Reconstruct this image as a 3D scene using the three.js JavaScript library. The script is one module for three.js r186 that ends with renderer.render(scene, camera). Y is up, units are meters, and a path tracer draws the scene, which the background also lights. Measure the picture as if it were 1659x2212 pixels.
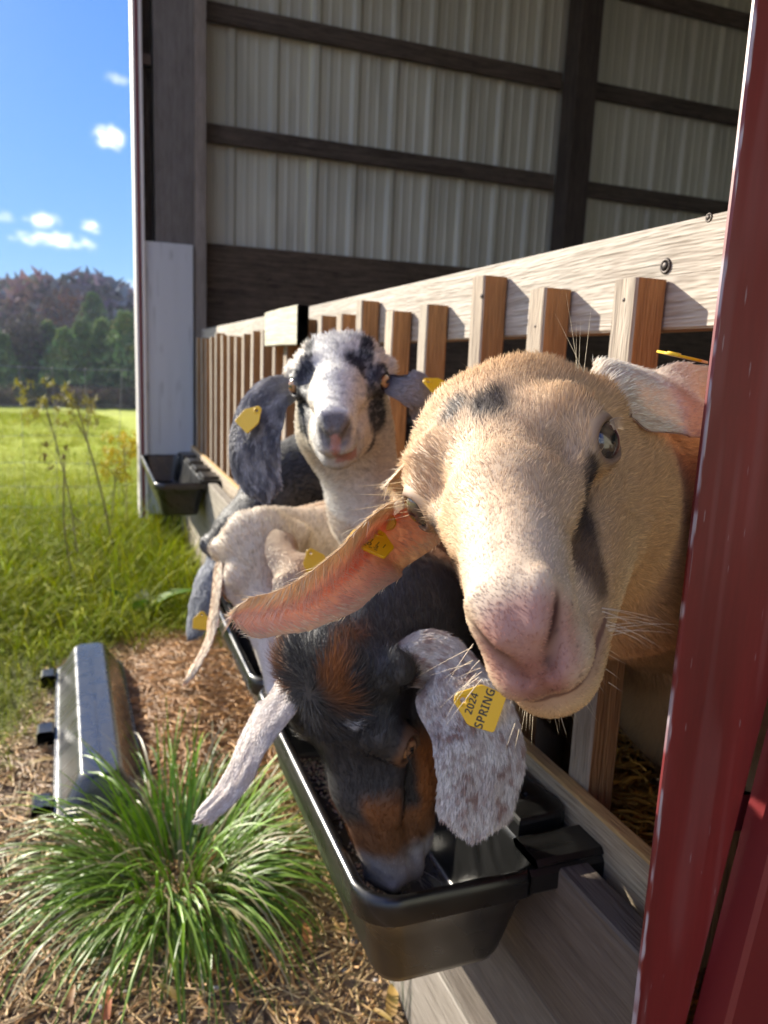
import * as THREE from 'three';
import { mergeGeometries } from 'three/addons/utils/BufferGeometryUtils.js';

// ---------------------------------------------------------------- camera, sky, sun, exposure
const scene = new THREE.Scene();
const V = (x, y, z) => new THREE.Vector3(x, y, z);
const renderer = new THREE.WebGLRenderer({ antialias: true });
renderer.toneMapping = THREE.LinearToneMapping;
renderer.toneMappingExposure = 3.25;
renderer.shadowMap.enabled = true;

const camera = new THREE.PerspectiveCamera(67.3, 768 / 1024, 0.02, 3000);
const CR = [[0.936, 0.026, -0.351], [0.042, 0.982, 0.185], [0.350, -0.188, 0.918]].map((r) => V(...r));
const camX = V(CR[0].x, CR[1].x, CR[2].x), camY = V(CR[0].y, CR[1].y, CR[2].y), camZ = V(CR[0].z, CR[1].z, CR[2].z);
camera.position.set(0, 1, 0);
camera.quaternion.setFromRotationMatrix(new THREE.Matrix4().makeBasis(camX, camY, camZ)).normalize();
camera.focus = 0.46;
camera.userData.fStop = 11;
scene.add(camera);

const SUN = V(-0.47, 0.44, -0.77).normalize();
const sun = new THREE.DirectionalLight(new THREE.Color(1, 0.92, 0.78), 3.75);
sun.position.copy(SUN).multiplyScalar(30); sun.target.position.set(0.3, 0.7, -1);
sun.castShadow = true; sun.shadow.mapSize.set(4096, 4096); sun.shadow.radius = 1;
Object.assign(sun.shadow.camera, { left: -9, right: 9, top: 9, bottom: -9, near: 1, far: 80 });
scene.add(sun, sun.target);

scene.fog = new THREE.FogExp2(new THREE.Color(0.72, 0.8, 0.9), 0.0006);

// ---------------------------------------------------------------- helpers
function rng(seed) { let a = seed >>> 0; return () => { a = (a + 0x6D2B79F5) | 0; let t = Math.imul(a ^ (a >>> 15), 1 | a); t = (t + Math.imul(t ^ (t >>> 7), 61 | t)) ^ t; return ((t ^ (t >>> 14)) >>> 0) / 4294967296; }; }
const clamp = (x, a, b) => (x < a ? a : x > b ? b : x), lerp = (a, b, t) => a + (b - a) * t;
const sstep = (a, b, x) => { const t = clamp((x - a) / (b - a), 0, 1); return t * t * (3 - 2 * t); };
function hash(x, y, z) { let h = Math.imul(x, 374761393) ^ Math.imul(y, 668265263) ^ Math.imul(z, 1274126177); h = Math.imul(h ^ (h >>> 13), 1274126177); return ((h ^ (h >>> 16)) >>> 0) / 4294967296; }
function vn(x, y, z = 0) {
  const xi = Math.floor(x), yi = Math.floor(y), zi = Math.floor(z); let u = x - xi, v = y - yi, w = z - zi;
  u = u * u * (3 - 2 * u); v = v * v * (3 - 2 * v); w = w * w * (3 - 2 * w);
  const a = lerp(lerp(hash(xi, yi, zi), hash(xi + 1, yi, zi), u), lerp(hash(xi, yi + 1, zi), hash(xi + 1, yi + 1, zi), u), v);
  const b = lerp(lerp(hash(xi, yi, zi + 1), hash(xi + 1, yi, zi + 1), u), lerp(hash(xi, yi + 1, zi + 1), hash(xi + 1, yi + 1, zi + 1), u), v);
  return lerp(a, b, w);
}
const fbm = (x, y, z = 0, n = 4) => { let s = 0, a = 0.5, t = 0; for (let i = 0; i < n; i++) { s += a * vn(x, y, z); t += a; a *= 0.5; x = x * 2.03 + 7.1; y = y * 2.03 + 3.7; z = z * 2.03 + 1.3; } return s / t; };
function pn(x, y, px, py, s = 0) {   // periodic value noise
  const xi = Math.floor(x), yi = Math.floor(y); let u = x - xi, v = y - yi; u = u * u * (3 - 2 * u); v = v * v * (3 - 2 * v);
  const m = (a, b) => ((a % b) + b) % b, x0 = m(xi, px), x1 = m(xi + 1, px), y0 = m(yi, py), y1 = m(yi + 1, py);
  return lerp(lerp(hash(x0, y0, s), hash(x1, y0, s), u), lerp(hash(x0, y1, s), hash(x1, y1, s), u), v);
}
const enc = (x) => Math.round(255 * (x <= 0.0031308 ? 12.92 * x : 1.055 * Math.pow(clamp(x, 0, 1), 1 / 2.4) - 0.055));
function tex(w, h, fn, srgb = true) {
  const d = new Uint8Array(w * h * 4);
  for (let y = 0; y < h; y++) for (let x = 0; x < w; x++) { const c = fn((x + 0.5) / w, (y + 0.5) / h), i = (y * w + x) * 4; for (let k = 0; k < 3; k++) d[i + k] = srgb ? enc(c[k]) : Math.round(255 * clamp(c[k], 0, 1)); d[i + 3] = 255; }
  const t = new THREE.DataTexture(d, w, h); t.wrapS = t.wrapT = THREE.RepeatWrapping; t.magFilter = THREE.LinearFilter; t.minFilter = THREE.LinearFilter;
  if (srgb) t.colorSpace = THREE.SRGBColorSpace; t.needsUpdate = true; return t;
}
const counts = {};
function numbered(n) { const k = (counts[n] = (counts[n] ?? -1) + 1); return k ? n + '_' + String(k).padStart(3, '0') : n; }
function tag(o, label, category, group, kind) { if (label) o.userData.label = label; if (category) o.userData.category = category; if (group) o.userData.group = group; if (kind) o.userData.kind = kind; return o; }
function thing(name, label, category, group) { const o = new THREE.Group(); o.name = numbered(name); scene.add(o); return tag(o, label, category, group); }
function mesh(name, geo, m, parent = scene) {
  const o = new THREE.Mesh(geo, m); o.name = parent === scene ? numbered(name) : name; o.castShadow = o.receiveShadow = true;
  if (parent !== scene) { const k = parent.children.filter((c) => c.userData.base === name).length; if (k) o.name = name + '_' + String(k).padStart(3, '0'); o.userData.base = name; }
  parent.add(o); return o;
}
// a point of the place seen at (u, v) of a 1659 x 2212 picture on a known plane or at a known distance
function at(u, v, o) {
  const r = V((u - 829.5) / 1661, -(v - 1106) / 1661, -1), w = V(CR[0].dot(r), CR[1].dot(r), CR[2].dot(r));
  const t = o.d ?? (o.x !== undefined ? o.x / w.x : o.y !== undefined ? (o.y - 1) / w.y : o.z / w.z);
  return V(w.x * t, 1 + w.y * t, w.z * t);
}
const std = (o) => new THREE.MeshStandardMaterial(o), phys = (o) => new THREE.MeshPhysicalMaterial(o);
const rgb = (r, g, b) => new THREE.Color().setRGB(r, g, b);
function geoFrom(pos, idx, col, uv, nor) {
  const g = new THREE.BufferGeometry(); g.setAttribute('position', new THREE.Float32BufferAttribute(pos, 3));
  if (uv) g.setAttribute('uv', new THREE.Float32BufferAttribute(uv, 2)); if (col) g.setAttribute('color', new THREE.Float32BufferAttribute(col, 3));
  if (idx) g.setIndex(new THREE.BufferAttribute(idx instanceof Uint32Array ? idx : Uint32Array.from(idx), 1));
  if (nor) g.setAttribute('normal', new THREE.Float32BufferAttribute(nor, 3)); else g.computeVertexNormals(); return g;
}
let boardSeed = 1;
// chamfered board from a to b; up = direction of its height h, thickness t; tint(normal) may colour each face
function board(a, b, up, h, t, tint, opt = {}) {
  const L = V(0, 0, 0).subVectors(b, a), len = L.length(); L.normalize();
  const U = up.clone().addScaledVector(L, -up.dot(L)).normalize(), S = V(0, 0, 0).crossVectors(L, U).normalize(), c = opt.c ?? 0.0025, r = rng(boardSeed++ * 977 + 5);
  const o = [[-1, -1, c, 0], [1, -1, -c, 0], [1, -1, 0, c], [1, 1, 0, -c], [1, 1, -c, 0], [-1, 1, c, 0], [-1, 1, 0, -c], [-1, -1, 0, c]].map(([x, y, dx, dy]) => [x * t / 2 + dx, y * h / 2 + dy]);
  const n = opt.n ?? Math.max(1, Math.round(len / 0.25)), u0 = r() * 7, v0 = r() * 5, pos = [], idx = [], uv = [], col = [], nor = [];
  const bow = (r() - 0.5) * (opt.bow ?? 0.004), bow2 = (r() - 0.5) * (opt.bow ?? 0.004), rough = opt.rough ?? 0.0006;
  const P = (k, i) => { const s = i / n, q = Math.sin(s * Math.PI), [x, y] = o[k % 8]; const j = (hash(k % 8, i, boardSeed) - 0.5) * rough; return a.clone().addScaledVector(L, len * s).addScaledVector(S, x + bow * q + j).addScaledVector(U, y + bow2 * q + j); };
  let per = 0;
  for (let k = 0; k < 8; k++) {
    const [x0, y0] = o[k], [x1, y1] = o[(k + 1) % 8], w = Math.hypot(x1 - x0, y1 - y0), nn = V(0, 0, 0).addScaledVector(S, (y1 - y0) / w).addScaledVector(U, -(x1 - x0) / w), base = pos.length / 3, cc = tint ? tint(nn) : [1, 1, 1];
    for (let i = 0; i <= n; i++) for (const e of [0, 1]) { const p = P(k + e, i); pos.push(p.x, p.y, p.z); uv.push(u0 + len * i / n / 2, v0 + (per + e * w) / 0.3); col.push(...cc); nor.push(nn.x, nn.y, nn.z); }
    for (let i = 0; i < n; i++) { const q = base + i * 2; idx.push(q, q + 2, q + 1, q + 1, q + 2, q + 3); }
    per += w;
  }
  for (const [i, sg] of [[0, -1], [n, 1]]) {
    const base = pos.length / 3, nn = L.clone().multiplyScalar(sg), cc = tint ? tint(nn) : [1, 1, 1];
    for (let k = 0; k < 8; k++) { const p = P(k, i); pos.push(p.x, p.y, p.z); uv.push(u0 + o[k][0] / 2, v0 + o[k][1] / 0.3); col.push(...cc); nor.push(nn.x, nn.y, nn.z); }
    for (let k = 1; k < 7; k++) sg > 0 ? idx.push(base, base + k, base + k + 1) : idx.push(base, base + k + 1, base + k);
  }
  const g = geoFrom(pos, idx, col, uv, nor);
  const A = idx.slice(0, 3).map((k) => V(pos[k * 3], pos[k * 3 + 1], pos[k * 3 + 2])), fn = V(0, 0, 0).crossVectors(A[1].clone().sub(A[0]), A[2].clone().sub(A[0]));
  if (fn.dot(V(nor[0], nor[1], nor[2])) < 0) { const ix = g.index.array; for (let i = 0; i < ix.length; i += 3) { const q = ix[i]; ix[i] = ix[i + 1]; ix[i + 1] = q; } }
  return g;
}
function box(x0, y0, z0, x1, y1, z1, tint, opt) {   // the same board along its longest side
  const d = [x1 - x0, y1 - y0, z1 - z0], m = d.indexOf(Math.max(...d)), c = V((x0 + x1) / 2, (y0 + y1) / 2, (z0 + z1) / 2), e = V(0, 0, 0).setComponent(m, d[m] / 2);
  const uax = m === 1 ? 0 : 1, sax = 3 - m - uax;
  return board(c.clone().sub(e), c.clone().add(e), V(0, 0, 0).setComponent(uax, 1), d[uax], d[sax], tint, opt);
}
function tube(pts, r, seg = 12, rad = 6, closed = false) { return new THREE.TubeGeometry(new THREE.CatmullRomCurve3(pts, closed), seg, r, rad, closed); }
function tintGeo(g, c) { const n = g.attributes.position.count, a = new Float32Array(n * 3); for (let i = 0; i < n; i++) a.set(c, i * 3); g.setAttribute('color', new THREE.BufferAttribute(a, 3)); return g; }

// ---------------------------------------------------------------- sky: air and clouds over the whole sphere
{
  const w = 2048, h = 1024, d = new Float32Array(w * h * 4);
  const puffs = [[235, 298, 1.25, 0.75], [95, 476, 1.3, 0.5], [112, 517, 3.0, 0.6], [198, 491, 0.9, 0.5], [270, 616, 1.0, 0.4], [262, 678, 2.6, 0.7], [262, 172, 1.2, 0.35], [8, 470, 0.8, 0.45]].map(([u, v, a, b], i) => { const q = at(u, v, { d: 1 }).sub(V(0, 1, 0)).normalize(); return [Math.atan2(q.z, q.x), Math.asin(q.y), a * Math.PI / 180, b * Math.PI / 180, i > 4 ? 0.35 : 0.85]; });
  for (let y = 0; y < h; y++) for (let x = 0; x < w; x++) {
    const az = ((x + 0.5) / w - 0.5) * 2 * Math.PI, el = ((y + 0.5) / h - 0.5) * Math.PI, ce = Math.cos(el), dx = Math.cos(az) * ce, dy = Math.sin(el), dz = Math.sin(az) * ce;
    let c;
    if (dy < 0) { const t = sstep(0, -0.12, dy); c = [lerp(0.24, 0.10, t), lerp(0.5, 0.10, t), lerp(0.72, 0.06, t)]; }
    else {
      const t = Math.pow(clamp(dy / 0.78, 0, 1), 0.48), s = Math.max(0, dx * SUN.x + dy * SUN.y + dz * SUN.z);
      c = [lerp(0.115, 0.002, t), lerp(0.265, 0.045, t), lerp(0.375, 0.275, t)];
      const halo = 0.25 * Math.pow(s, 24) + 1.4 * Math.pow(s, 260); c = c.map((q, k) => q + halo * [1, 0.97, 0.9][k]);
      let cl = 0;
      for (const [a, e, sa, se, k] of puffs) { const qa = (az - a) * ce / sa, qe = (el - e) / se, q = qa * qa + qe * qe; if (q < 4) { const nz = fbm(az * 190, el * 300, 2, 5), n2 = fbm(az * 60 + 9, el * 90, 5, 3); cl = Math.max(cl, k * sstep(0.40, 0.95, nz * 0.7 + n2 * 0.5 + 0.14 - q * 0.42)); } }
      const far = fbm(dx * 5 / (dy + 0.25), dz * 5 / (dy + 0.25), 3, 5); const vis = az > -1.95 && az < -1.2 ? 0 : 1;   // clouds added out of view on other bearings, to raise the fill light
      cl = Math.max(cl, vis * sstep(0.46, 0.62, far) * sstep(0.02, 0.1, dy) * 0.92);
      c = c.map((q, k) => lerp(q, [0.72, 0.72, 0.73][k], cl));
    }
    d.set([c[0], c[1], c[2], 1], (y * w + x) * 4);
  }
  const t = new THREE.DataTexture(d, w, h, THREE.RGBAFormat, THREE.FloatType); t.mapping = THREE.EquirectangularReflectionMapping; t.magFilter = THREE.LinearFilter; t.minFilter = THREE.LinearFilter; t.needsUpdate = true;
  scene.background = t; scene.environment = t;
}
// ---------------------------------------------------------------- materials
function woodMaps(seed, base, dark, contrast, cracks) {
  const val = (u, v) => {
    const wob = (pn(u * 5, v * 6, 5, 6, seed) - 0.5) * 0.05, y = v + wob;
    let s = 0.30 * pn(u * 9, y * 50, 9, 50, seed + 1) + 0.38 * pn(u * 34, y * 150, 34, 150, seed + 2) + 0.32 * pn(u * 130, y * 240, 130, 240, seed + 3);
    const blot = 0.6 * pn(u * 7, v * 3, 7, 3, seed + 4) + 0.4 * pn(u * 40, v * 14, 40, 14, seed + 9);
    const crk = pn(u * 4, y * 17, 4, 17, seed + 5), line = 1 - sstep(0, 0.018, Math.abs(crk - 0.5)), on = sstep(0.5, 0.72, pn(u * 5, v * 5, 5, 5, seed + 6));
    return [s, blot, line * on * cracks];
  };
  const map = tex(2048, 512, (u, v) => { const [s, b, c] = val(u, v), t = clamp(0.5 + (s - 0.5) * contrast + (b - 0.5) * 0.6, 0, 1) * (1 - c * 0.85); return [0, 1, 2].map((k) => lerp(dark[k], base[k], t)); });
  const bump = tex(2048, 512, (u, v) => { const [s, , c] = val(u, v), q = clamp(s * (1 - c), 0, 1); return [q, q, q]; }, false);
  return { map, bumpMap: bump, bumpScale: 0.0022 };
}
const wGrey = woodMaps(11, [0.98, 0.96, 0.93], [0.50, 0.46, 0.42], 1.5, 0.8), wRough = woodMaps(31, [1.0, 0.95, 0.9], [0.22, 0.18, 0.15], 2.2, 1);
const M = {
  wood: std({ ...wGrey, vertexColors: true, roughness: 0.82 }),
  rough: std({ ...wRough, vertexColors: true, roughness: 0.85 }),
  metalWall: std({ color: rgb(0.50, 0.525, 0.47), roughness: 0.45, metalness: 0.0, map: tex(512, 512, (u, v) => { const n = 0.82 + 0.18 * pn(u * 9, v * 7, 9, 7, 3) - 0.12 * sstep(0.6, 0.9, pn(u * 60, v * 6, 60, 6, 9)); return [n, n * 0.99, n * 0.96]; }) }),
  whitePanel: std({ color: rgb(0.54, 0.57, 0.61), roughness: 0.5, map: tex(256, 512, (u, v) => { const n = 0.9 + 0.1 * pn(u * 6, v * 9, 6, 9, 5) - 0.2 * sstep(0.72, 0.95, pn(u * 21, v * 17, 21, 17, 6)); return [n, n, n]; }) }),
  trimWhite: std({ color: rgb(0.7, 0.66, 0.64), roughness: 0.45 }),
  trimRed: std({ color: rgb(0.16, 0.02, 0.025), roughness: 0.4 }),
  black: phys({ color: rgb(0.008, 0.0085, 0.009), roughness: 0.42, clearcoat: 0.25, clearcoatRoughness: 0.3, roughnessMap: tex(512, 512, (u, v) => { const s = 0.55 + 0.45 * pn(u * 24, v * 24, 24, 24, 8), sc = sstep(0.93, 1, pn(u * 6 + v * 3, v * 90, 9, 90, 12)); return [0, clamp(s + sc, 0, 1), 0]; }, false), map: tex(512, 512, (u, v) => { const dirt = sstep(0.5, 0.85, 0.6 * pn(u * 8, v * 8, 8, 8, 21) + 0.4 * pn(u * 40, v * 40, 40, 40, 22)); const sc = sstep(0.955, 1, pn(u * 5 + v * 2, v * 70, 7, 70, 12)); const k = 0.55 + dirt * 0.5 + sc * 2.5; return [k / 4.7, k / 4.7 * 0.96, k / 4.7 * 0.88]; }) }),
  nail: std({ color: rgb(0.05, 0.04, 0.035), roughness: 0.5, metalness: 0.7 }),
};
M.black.color.multiplyScalar(4);
const jit = (r, a) => { const k = 1 + (r() - 0.5) * a, w = 1 + (r() - 0.5) * a * 0.3; return [k * w, k, k / w]; };
const mul = (a, b) => a.map((x, i) => x * b[i]);

// ---------------------------------------------------------------- terrain
const hillY = (x, z) => {
  const r = -z; let y = 0;
  if (r > 5) y -= 3.0 * sstep(5, 62, r) + 0.0;
  const d = Math.hypot(x, z); if (d > 90) y += sstep(90, 380, d) * (9 + 9 * vn(x * 0.012 + 3, z * 0.01, 1) + 8 * sstep(0, -120, x));
  return y + (vn(x * 1.3, z * 1.3, 2) - 0.5) * 0.05 + (vn(x * 5, z * 5, 4) - 0.5) * 0.02;
};
const isGrass = (x, z) => sstep(0.40, 0.62, fbm(x * 1.7, z * 1.7, 7, 4) * 0.9 - 0.18 + 0.55 * sstep(-2.35, -3.1, z) + 0.46 * sstep(-0.25, -0.65, x + z * 0.1) * sstep(-1.0, -2.2, z) - 0.3 * sstep(-2.75, -2.3, z) * sstep(-0.3, 0.1, x));
{
  const line = (a) => { const s = []; let v = 0, st = 0.04; while (v < a) { s.push(v); if (v > 4) st *= 1.09; v += st; } s.push(a); return s; };
  const half = line(900), xs = [...half.slice(1).reverse().map((v) => -v), ...half], zs = xs.map((v) => v - 1.5), nx = xs.length, pos = [], col = [], idx = [], uv = [];
  for (let j = 0; j < nx; j++) for (let i = 0; i < nx; i++) {
    const x = xs[i], z = zs[j], y = hillY(x, z); pos.push(x, y, z); uv.push(x, z);
    const inPen = x > 0.5 && x < 6.6 && z > -4.3 && z < 2.2, g = isGrass(x, z), n = fbm(x * 9, z * 9, 1, 3), f = fbm(x * 0.3, z * 0.3, 8, 3);
    let c = [0.20, 0.128, 0.068].map((q) => q * (0.55 + 0.9 * n));
    if (-z > 4) { const t = sstep(-4, -7, z); c = mul([0.33, 0.37, 0.012], [1, 1, 1].map(() => 0.7 + 0.6 * f)).map((q, k) => lerp([0.13, 0.15, 0.015][k], q, t)); if (-z > 64) c = [0.07, 0.06, 0.035]; }
    else c = c.map((q, k) => lerp(q, [0.10, 0.12, 0.02][k], g * 0.85));
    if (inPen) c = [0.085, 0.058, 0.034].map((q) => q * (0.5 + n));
    col.push(...c);
  }
  for (let j = 0; j < nx - 1; j++) for (let i = 0; i < nx - 1; i++) { const a = j * nx + i; idx.push(a, a + nx, a + 1, a + 1, a + nx, a + nx + 1); }
  const bump = tex(512, 512, (u, v) => { const q = 0.5 * pn(u * 30, v * 30, 30, 30, 1) + 0.3 * pn(u * 90, v * 90, 90, 90, 2) + 0.2 * pn(u * 200, v * 200, 200, 200, 3); return [q, q, q]; }, false);
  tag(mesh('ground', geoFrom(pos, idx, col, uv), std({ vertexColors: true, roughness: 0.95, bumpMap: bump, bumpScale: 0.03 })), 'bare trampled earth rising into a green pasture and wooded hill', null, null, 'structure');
}

// ---------------------------------------------------------------- barn
const barn = thing('barn', 'open sided pole barn with corrugated metal wall and weathered posts', 'barn');
{
  const Zw = -4.42, r = rng(5);
  // corrugated sheets, each a part
  const prof = []; { const P = 0.2286; for (let x = 0; x < 0.9144 - 1e-6; x += P) prof.push([x, 0], [x + 0.018, 0.019], [x + 0.044, 0.019], [x + 0.062, 0], [x + 0.098, 0], [x + 0.104, 0.004], [x + 0.118, 0.004], [x + 0.124, 0], [x + 0.158, 0], [x + 0.164, 0.004], [x + 0.178, 0.004], [x + 0.184, 0]); prof.push([0.9144, 0]); }
  const sheet = (ox, y0, y1, back) => {
    const pos = [], idx = [], uv = [], n = prof.length;
    prof.forEach(([x, z]) => { for (const y of [y0, y1]) { pos.push(ox + x, y, Zw + (back ? -1 : 1) * z); uv.push((ox + x) / 2, y / 2); } });
    for (let i = 0; i < n - 1; i++) idx.push(i * 2, i * 2 + 2, i * 2 + 1, i * 2 + 1, i * 2 + 2, i * 2 + 3);
    const g = geoFrom(pos, idx, null, uv).toNonIndexed(); g.computeVertexNormals(); return g;
  };
  for (let k = 0; k < 7; k++) mesh('wall_panel', sheet(0.24 + k * 0.9138, 0.15, 3.75, k % 1), M.metalWall, barn).position.z = (k % 2) * 0.0015;
  const g0 = (nn) => mul([0.115, 0.095, 0.08], jit(r, 0.15)), gPost = () => [0.20, 0.19, 0.185], gDark = () => mul([0.075, 0.058, 0.048], jit(r, 0.2));
  for (const [y0, y1] of [[2.115, 2.205], [2.69, 2.78], [3.27, 3.36]]) { mesh('girt', box(0.585, y0, Zw + 0.024, 2.695, y1, Zw + 0.064, g0), M.rough, barn); mesh('girt', box(2.853, y0 - 0.01, Zw + 0.024, 6.6, y1 - 0.01, Zw + 0.064, g0), M.rough, barn); }
  mesh('kick_board', box(0.585, 0.9, Zw + 0.024, 6.6, 1.61, Zw + 0.062, () => [0.13, 0.1, 0.072]), M.rough, barn);
  mesh('kick_board', box(0.585, 0.02, Zw + 0.024, 6.6, 0.895, Zw + 0.062, () => [0.10, 0.08, 0.06]), M.rough, barn);
  mesh('post', box(2.70, 0, Zw + 0.066, 2.848, 3.7, Zw + 0.21, gDark), M.rough, barn);
  mesh('post', box(0.322, 0, Zw + 0.03, 0.515, 3.7, Zw + 0.16, gPost), M.wood, barn);
  mesh('post_board', box(0.518, 0, Zw + 0.03, 0.578, 3.7, Zw + 0.168, () => [0.30, 0.27, 0.245]), M.wood, barn);
  mesh('blocking', box(0.272, 0.2, Zw + 0.028, 0.319, 3.7, Zw + 0.06, () => [0.10, 0.085, 0.08]), M.rough, barn);
  for (const y of [2.42, 3.1]) mesh('blocking', box(0.272, y, Zw + 0.062, 0.318, y + 0.05, Zw + 0.1, () => [0.25, 0.2, 0.2]), M.wood, barn);
  mesh('white_panel', box(0.256, 0.17, Zw + 0.172, 0.508, 1.575, Zw + 0.182, null, { n: 6 }), M.whitePanel, barn);
  mesh('corner_trim', box(0.252, 0.15, Zw + 0.02, 0.2665, 3.75, Zw + 0.2, null, { n: 10, c: 0.0015 }), M.trimWhite, barn);
  mesh('corner_trim', box(0.2385, 0.15, Zw + 0.01, 0.2495, 3.75, Zw + 0.19, null, { n: 10, c: 0.0015 }), M.trimRed, barn);
  mesh('corner_trim', box(0.224, 0.15, Zw - 0.01, 0.2365, 3.75, Zw + 0.18, null, { n: 10, c: 0.0015 }), M.trimWhite, barn);
  mesh('skirt_board', box(0.30, 0.0, Zw + 0.10, 0.50, 0.165, Zw + 0.166, () => [0.05, 0.05, 0.045]), M.rough, barn);
  // roof and the remaining walls
  const roofM = std({ color: rgb(0.42, 0.41, 0.38), roughness: 0.5 });
  mesh('roof', box(0.0, 3.76, Zw - 0.2, 6.8, 3.80, 2.4, null), roofM, barn);
  for (let k = 0; k < 5; k++) mesh('rafter', box(0.1, 3.58, -3.5 + k * 1.3, 6.6, 3.755, -3.46 + k * 1.3, gDark), M.rough, barn);
  mesh('side_wall', box(6.62, 0, Zw, 6.66, 3.75, 2.3, null), M.metalWall, barn);
  mesh('side_wall', box(0.62, 0, 2.26, 6.61, 3.75, 2.30, null), M.metalWall, barn);
}
// ---------------------------------------------------------------- red jamb by the camera
{
  const jamb = thing('red_door_jamb', 'dark red metal door jamb with chipped paint, nearest on the right', 'door jamb');
  const r = rng(77), chips = []; for (let i = 0; i < 90; i++) chips.push([r(), r(), 0.002 + 0.006 * r() * r(), 0.4 + r()]);
  const paint = tex(512, 1024, (u, v) => {
    const n = 0.75 + 0.35 * pn(u * 5, v * 12, 5, 12, 2) + 0.15 * pn(u * 60, v * 120, 60, 120, 4); let w = 0;
    for (const [a, b, s, e] of chips) { const q = Math.hypot(u - a, (v - b) * 2 * e); if (q < s) w = 0.35; }
    if (u < 0.02) w = Math.max(w, 0.7 * sstep(0.35, 0.75, pn(u * 50, v * 160, 50, 160, 9)));
    const dust = 0.07 * sstep(0.55, 0.9, pn(u * 14, v * 20, 14, 20, 14)); const c = [0.15, 0.010, 0.011].map((q) => q * n + dust * 0.3);
    const cu = (u - 0.10) / 0.085, cv = (v - 0.585) / 0.018, chip = Math.abs(cu) < 1 && pn(u * 40, v * 100, 40, 100, 3) * 0.9 + 0.3 > Math.abs(cu) * 0.7 + Math.abs(cv) * 0.75 ? 1 : 0;
    return c.map((q, k) => lerp(q, [0.62, 0.66, 0.72][k], Math.max(chip * 0.9, w * 0.6)));
  });
  const red = phys({ map: paint, roughness: 0.45, clearcoat: 0.15, clearcoatRoughness: 0.3 });
  const redPlain = phys({ color: rgb(0.15, 0.011, 0.013), roughness: 0.45, clearcoat: 0.3, clearcoatRoughness: 0.25 });
  const face = (x0, y0, x1, y1, z, xr0, xr1) => {   // a folded sheet: flat face with a small return on the free edge
    const pos = [], idx = [], uv = [], n = 24, st = [[0, -0.004], [0, -0.0016], [0.0016, 0], [1, 0]];
    for (let i = 0; i <= n; i++) { const y = lerp(y0, y1, i / n), xr = Math.max(x0 + 0.005, xr0 + xr1 * y); st.forEach(([f, dz]) => { const x = f === 1 ? xr : x0 + f + Math.sin(i * 1.7) * 0.0004; pos.push(x, y, z + dz); uv.push((x - x0) / 0.125, i / n); }); }
    for (let i = 0; i < n; i++) for (let k = 0; k < 3; k++) { const a = i * 4 + k; idx.push(a, a + 1, a + 4, a + 1, a + 5, a + 4); }
    const g = geoFrom(pos, idx, null, uv).toNonIndexed(); g.computeVertexNormals(); return g;
  };
  mesh('jamb_face', face(0.430, -0.02, 0, 2.3, -0.457, 0.429, 0.139), red, jamb);
  // leaning leaf behind the slit, its lit edge shows beside the face
  const edge = (y) => 0.440 + 0.139 * y, leafGeo = (() => { const pos = [], idx = [], n = 20, q = [[0, -0.002], [0, 0.028], [0.004, 0.032], [0.9, 0.032], [0.9, -0.002]]; for (let i = 0; i <= n; i++) { const y = lerp(-0.02, 2.25, i / n); q.forEach(([a, z]) => pos.push(edge(y) + a, y, -0.457 + z)); } for (let i = 0; i < n; i++) for (let k = 0; k < 4; k++) { const a = i * 5 + k; idx.push(a, a + 1, a + 5, a + 1, a + 6, a + 5); } const g = geoFrom(pos, idx).toNonIndexed(); g.computeVertexNormals(); return g; })();
  mesh('door_leaf', leafGeo, redPlain, jamb);
  for (const [a, b] of [[0.75, 2.25], [0.605, 0.64]]) mesh('slit_blocker', board(V(edge(a) - 0.006, a, -0.474), V(edge(b) - 0.006, b, -0.474), V(1, 0, 0), 0.05, 0.006, null), M.trimRed, jamb);  // added plates behind the slit, placed to break up the strip of sun
}
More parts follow.
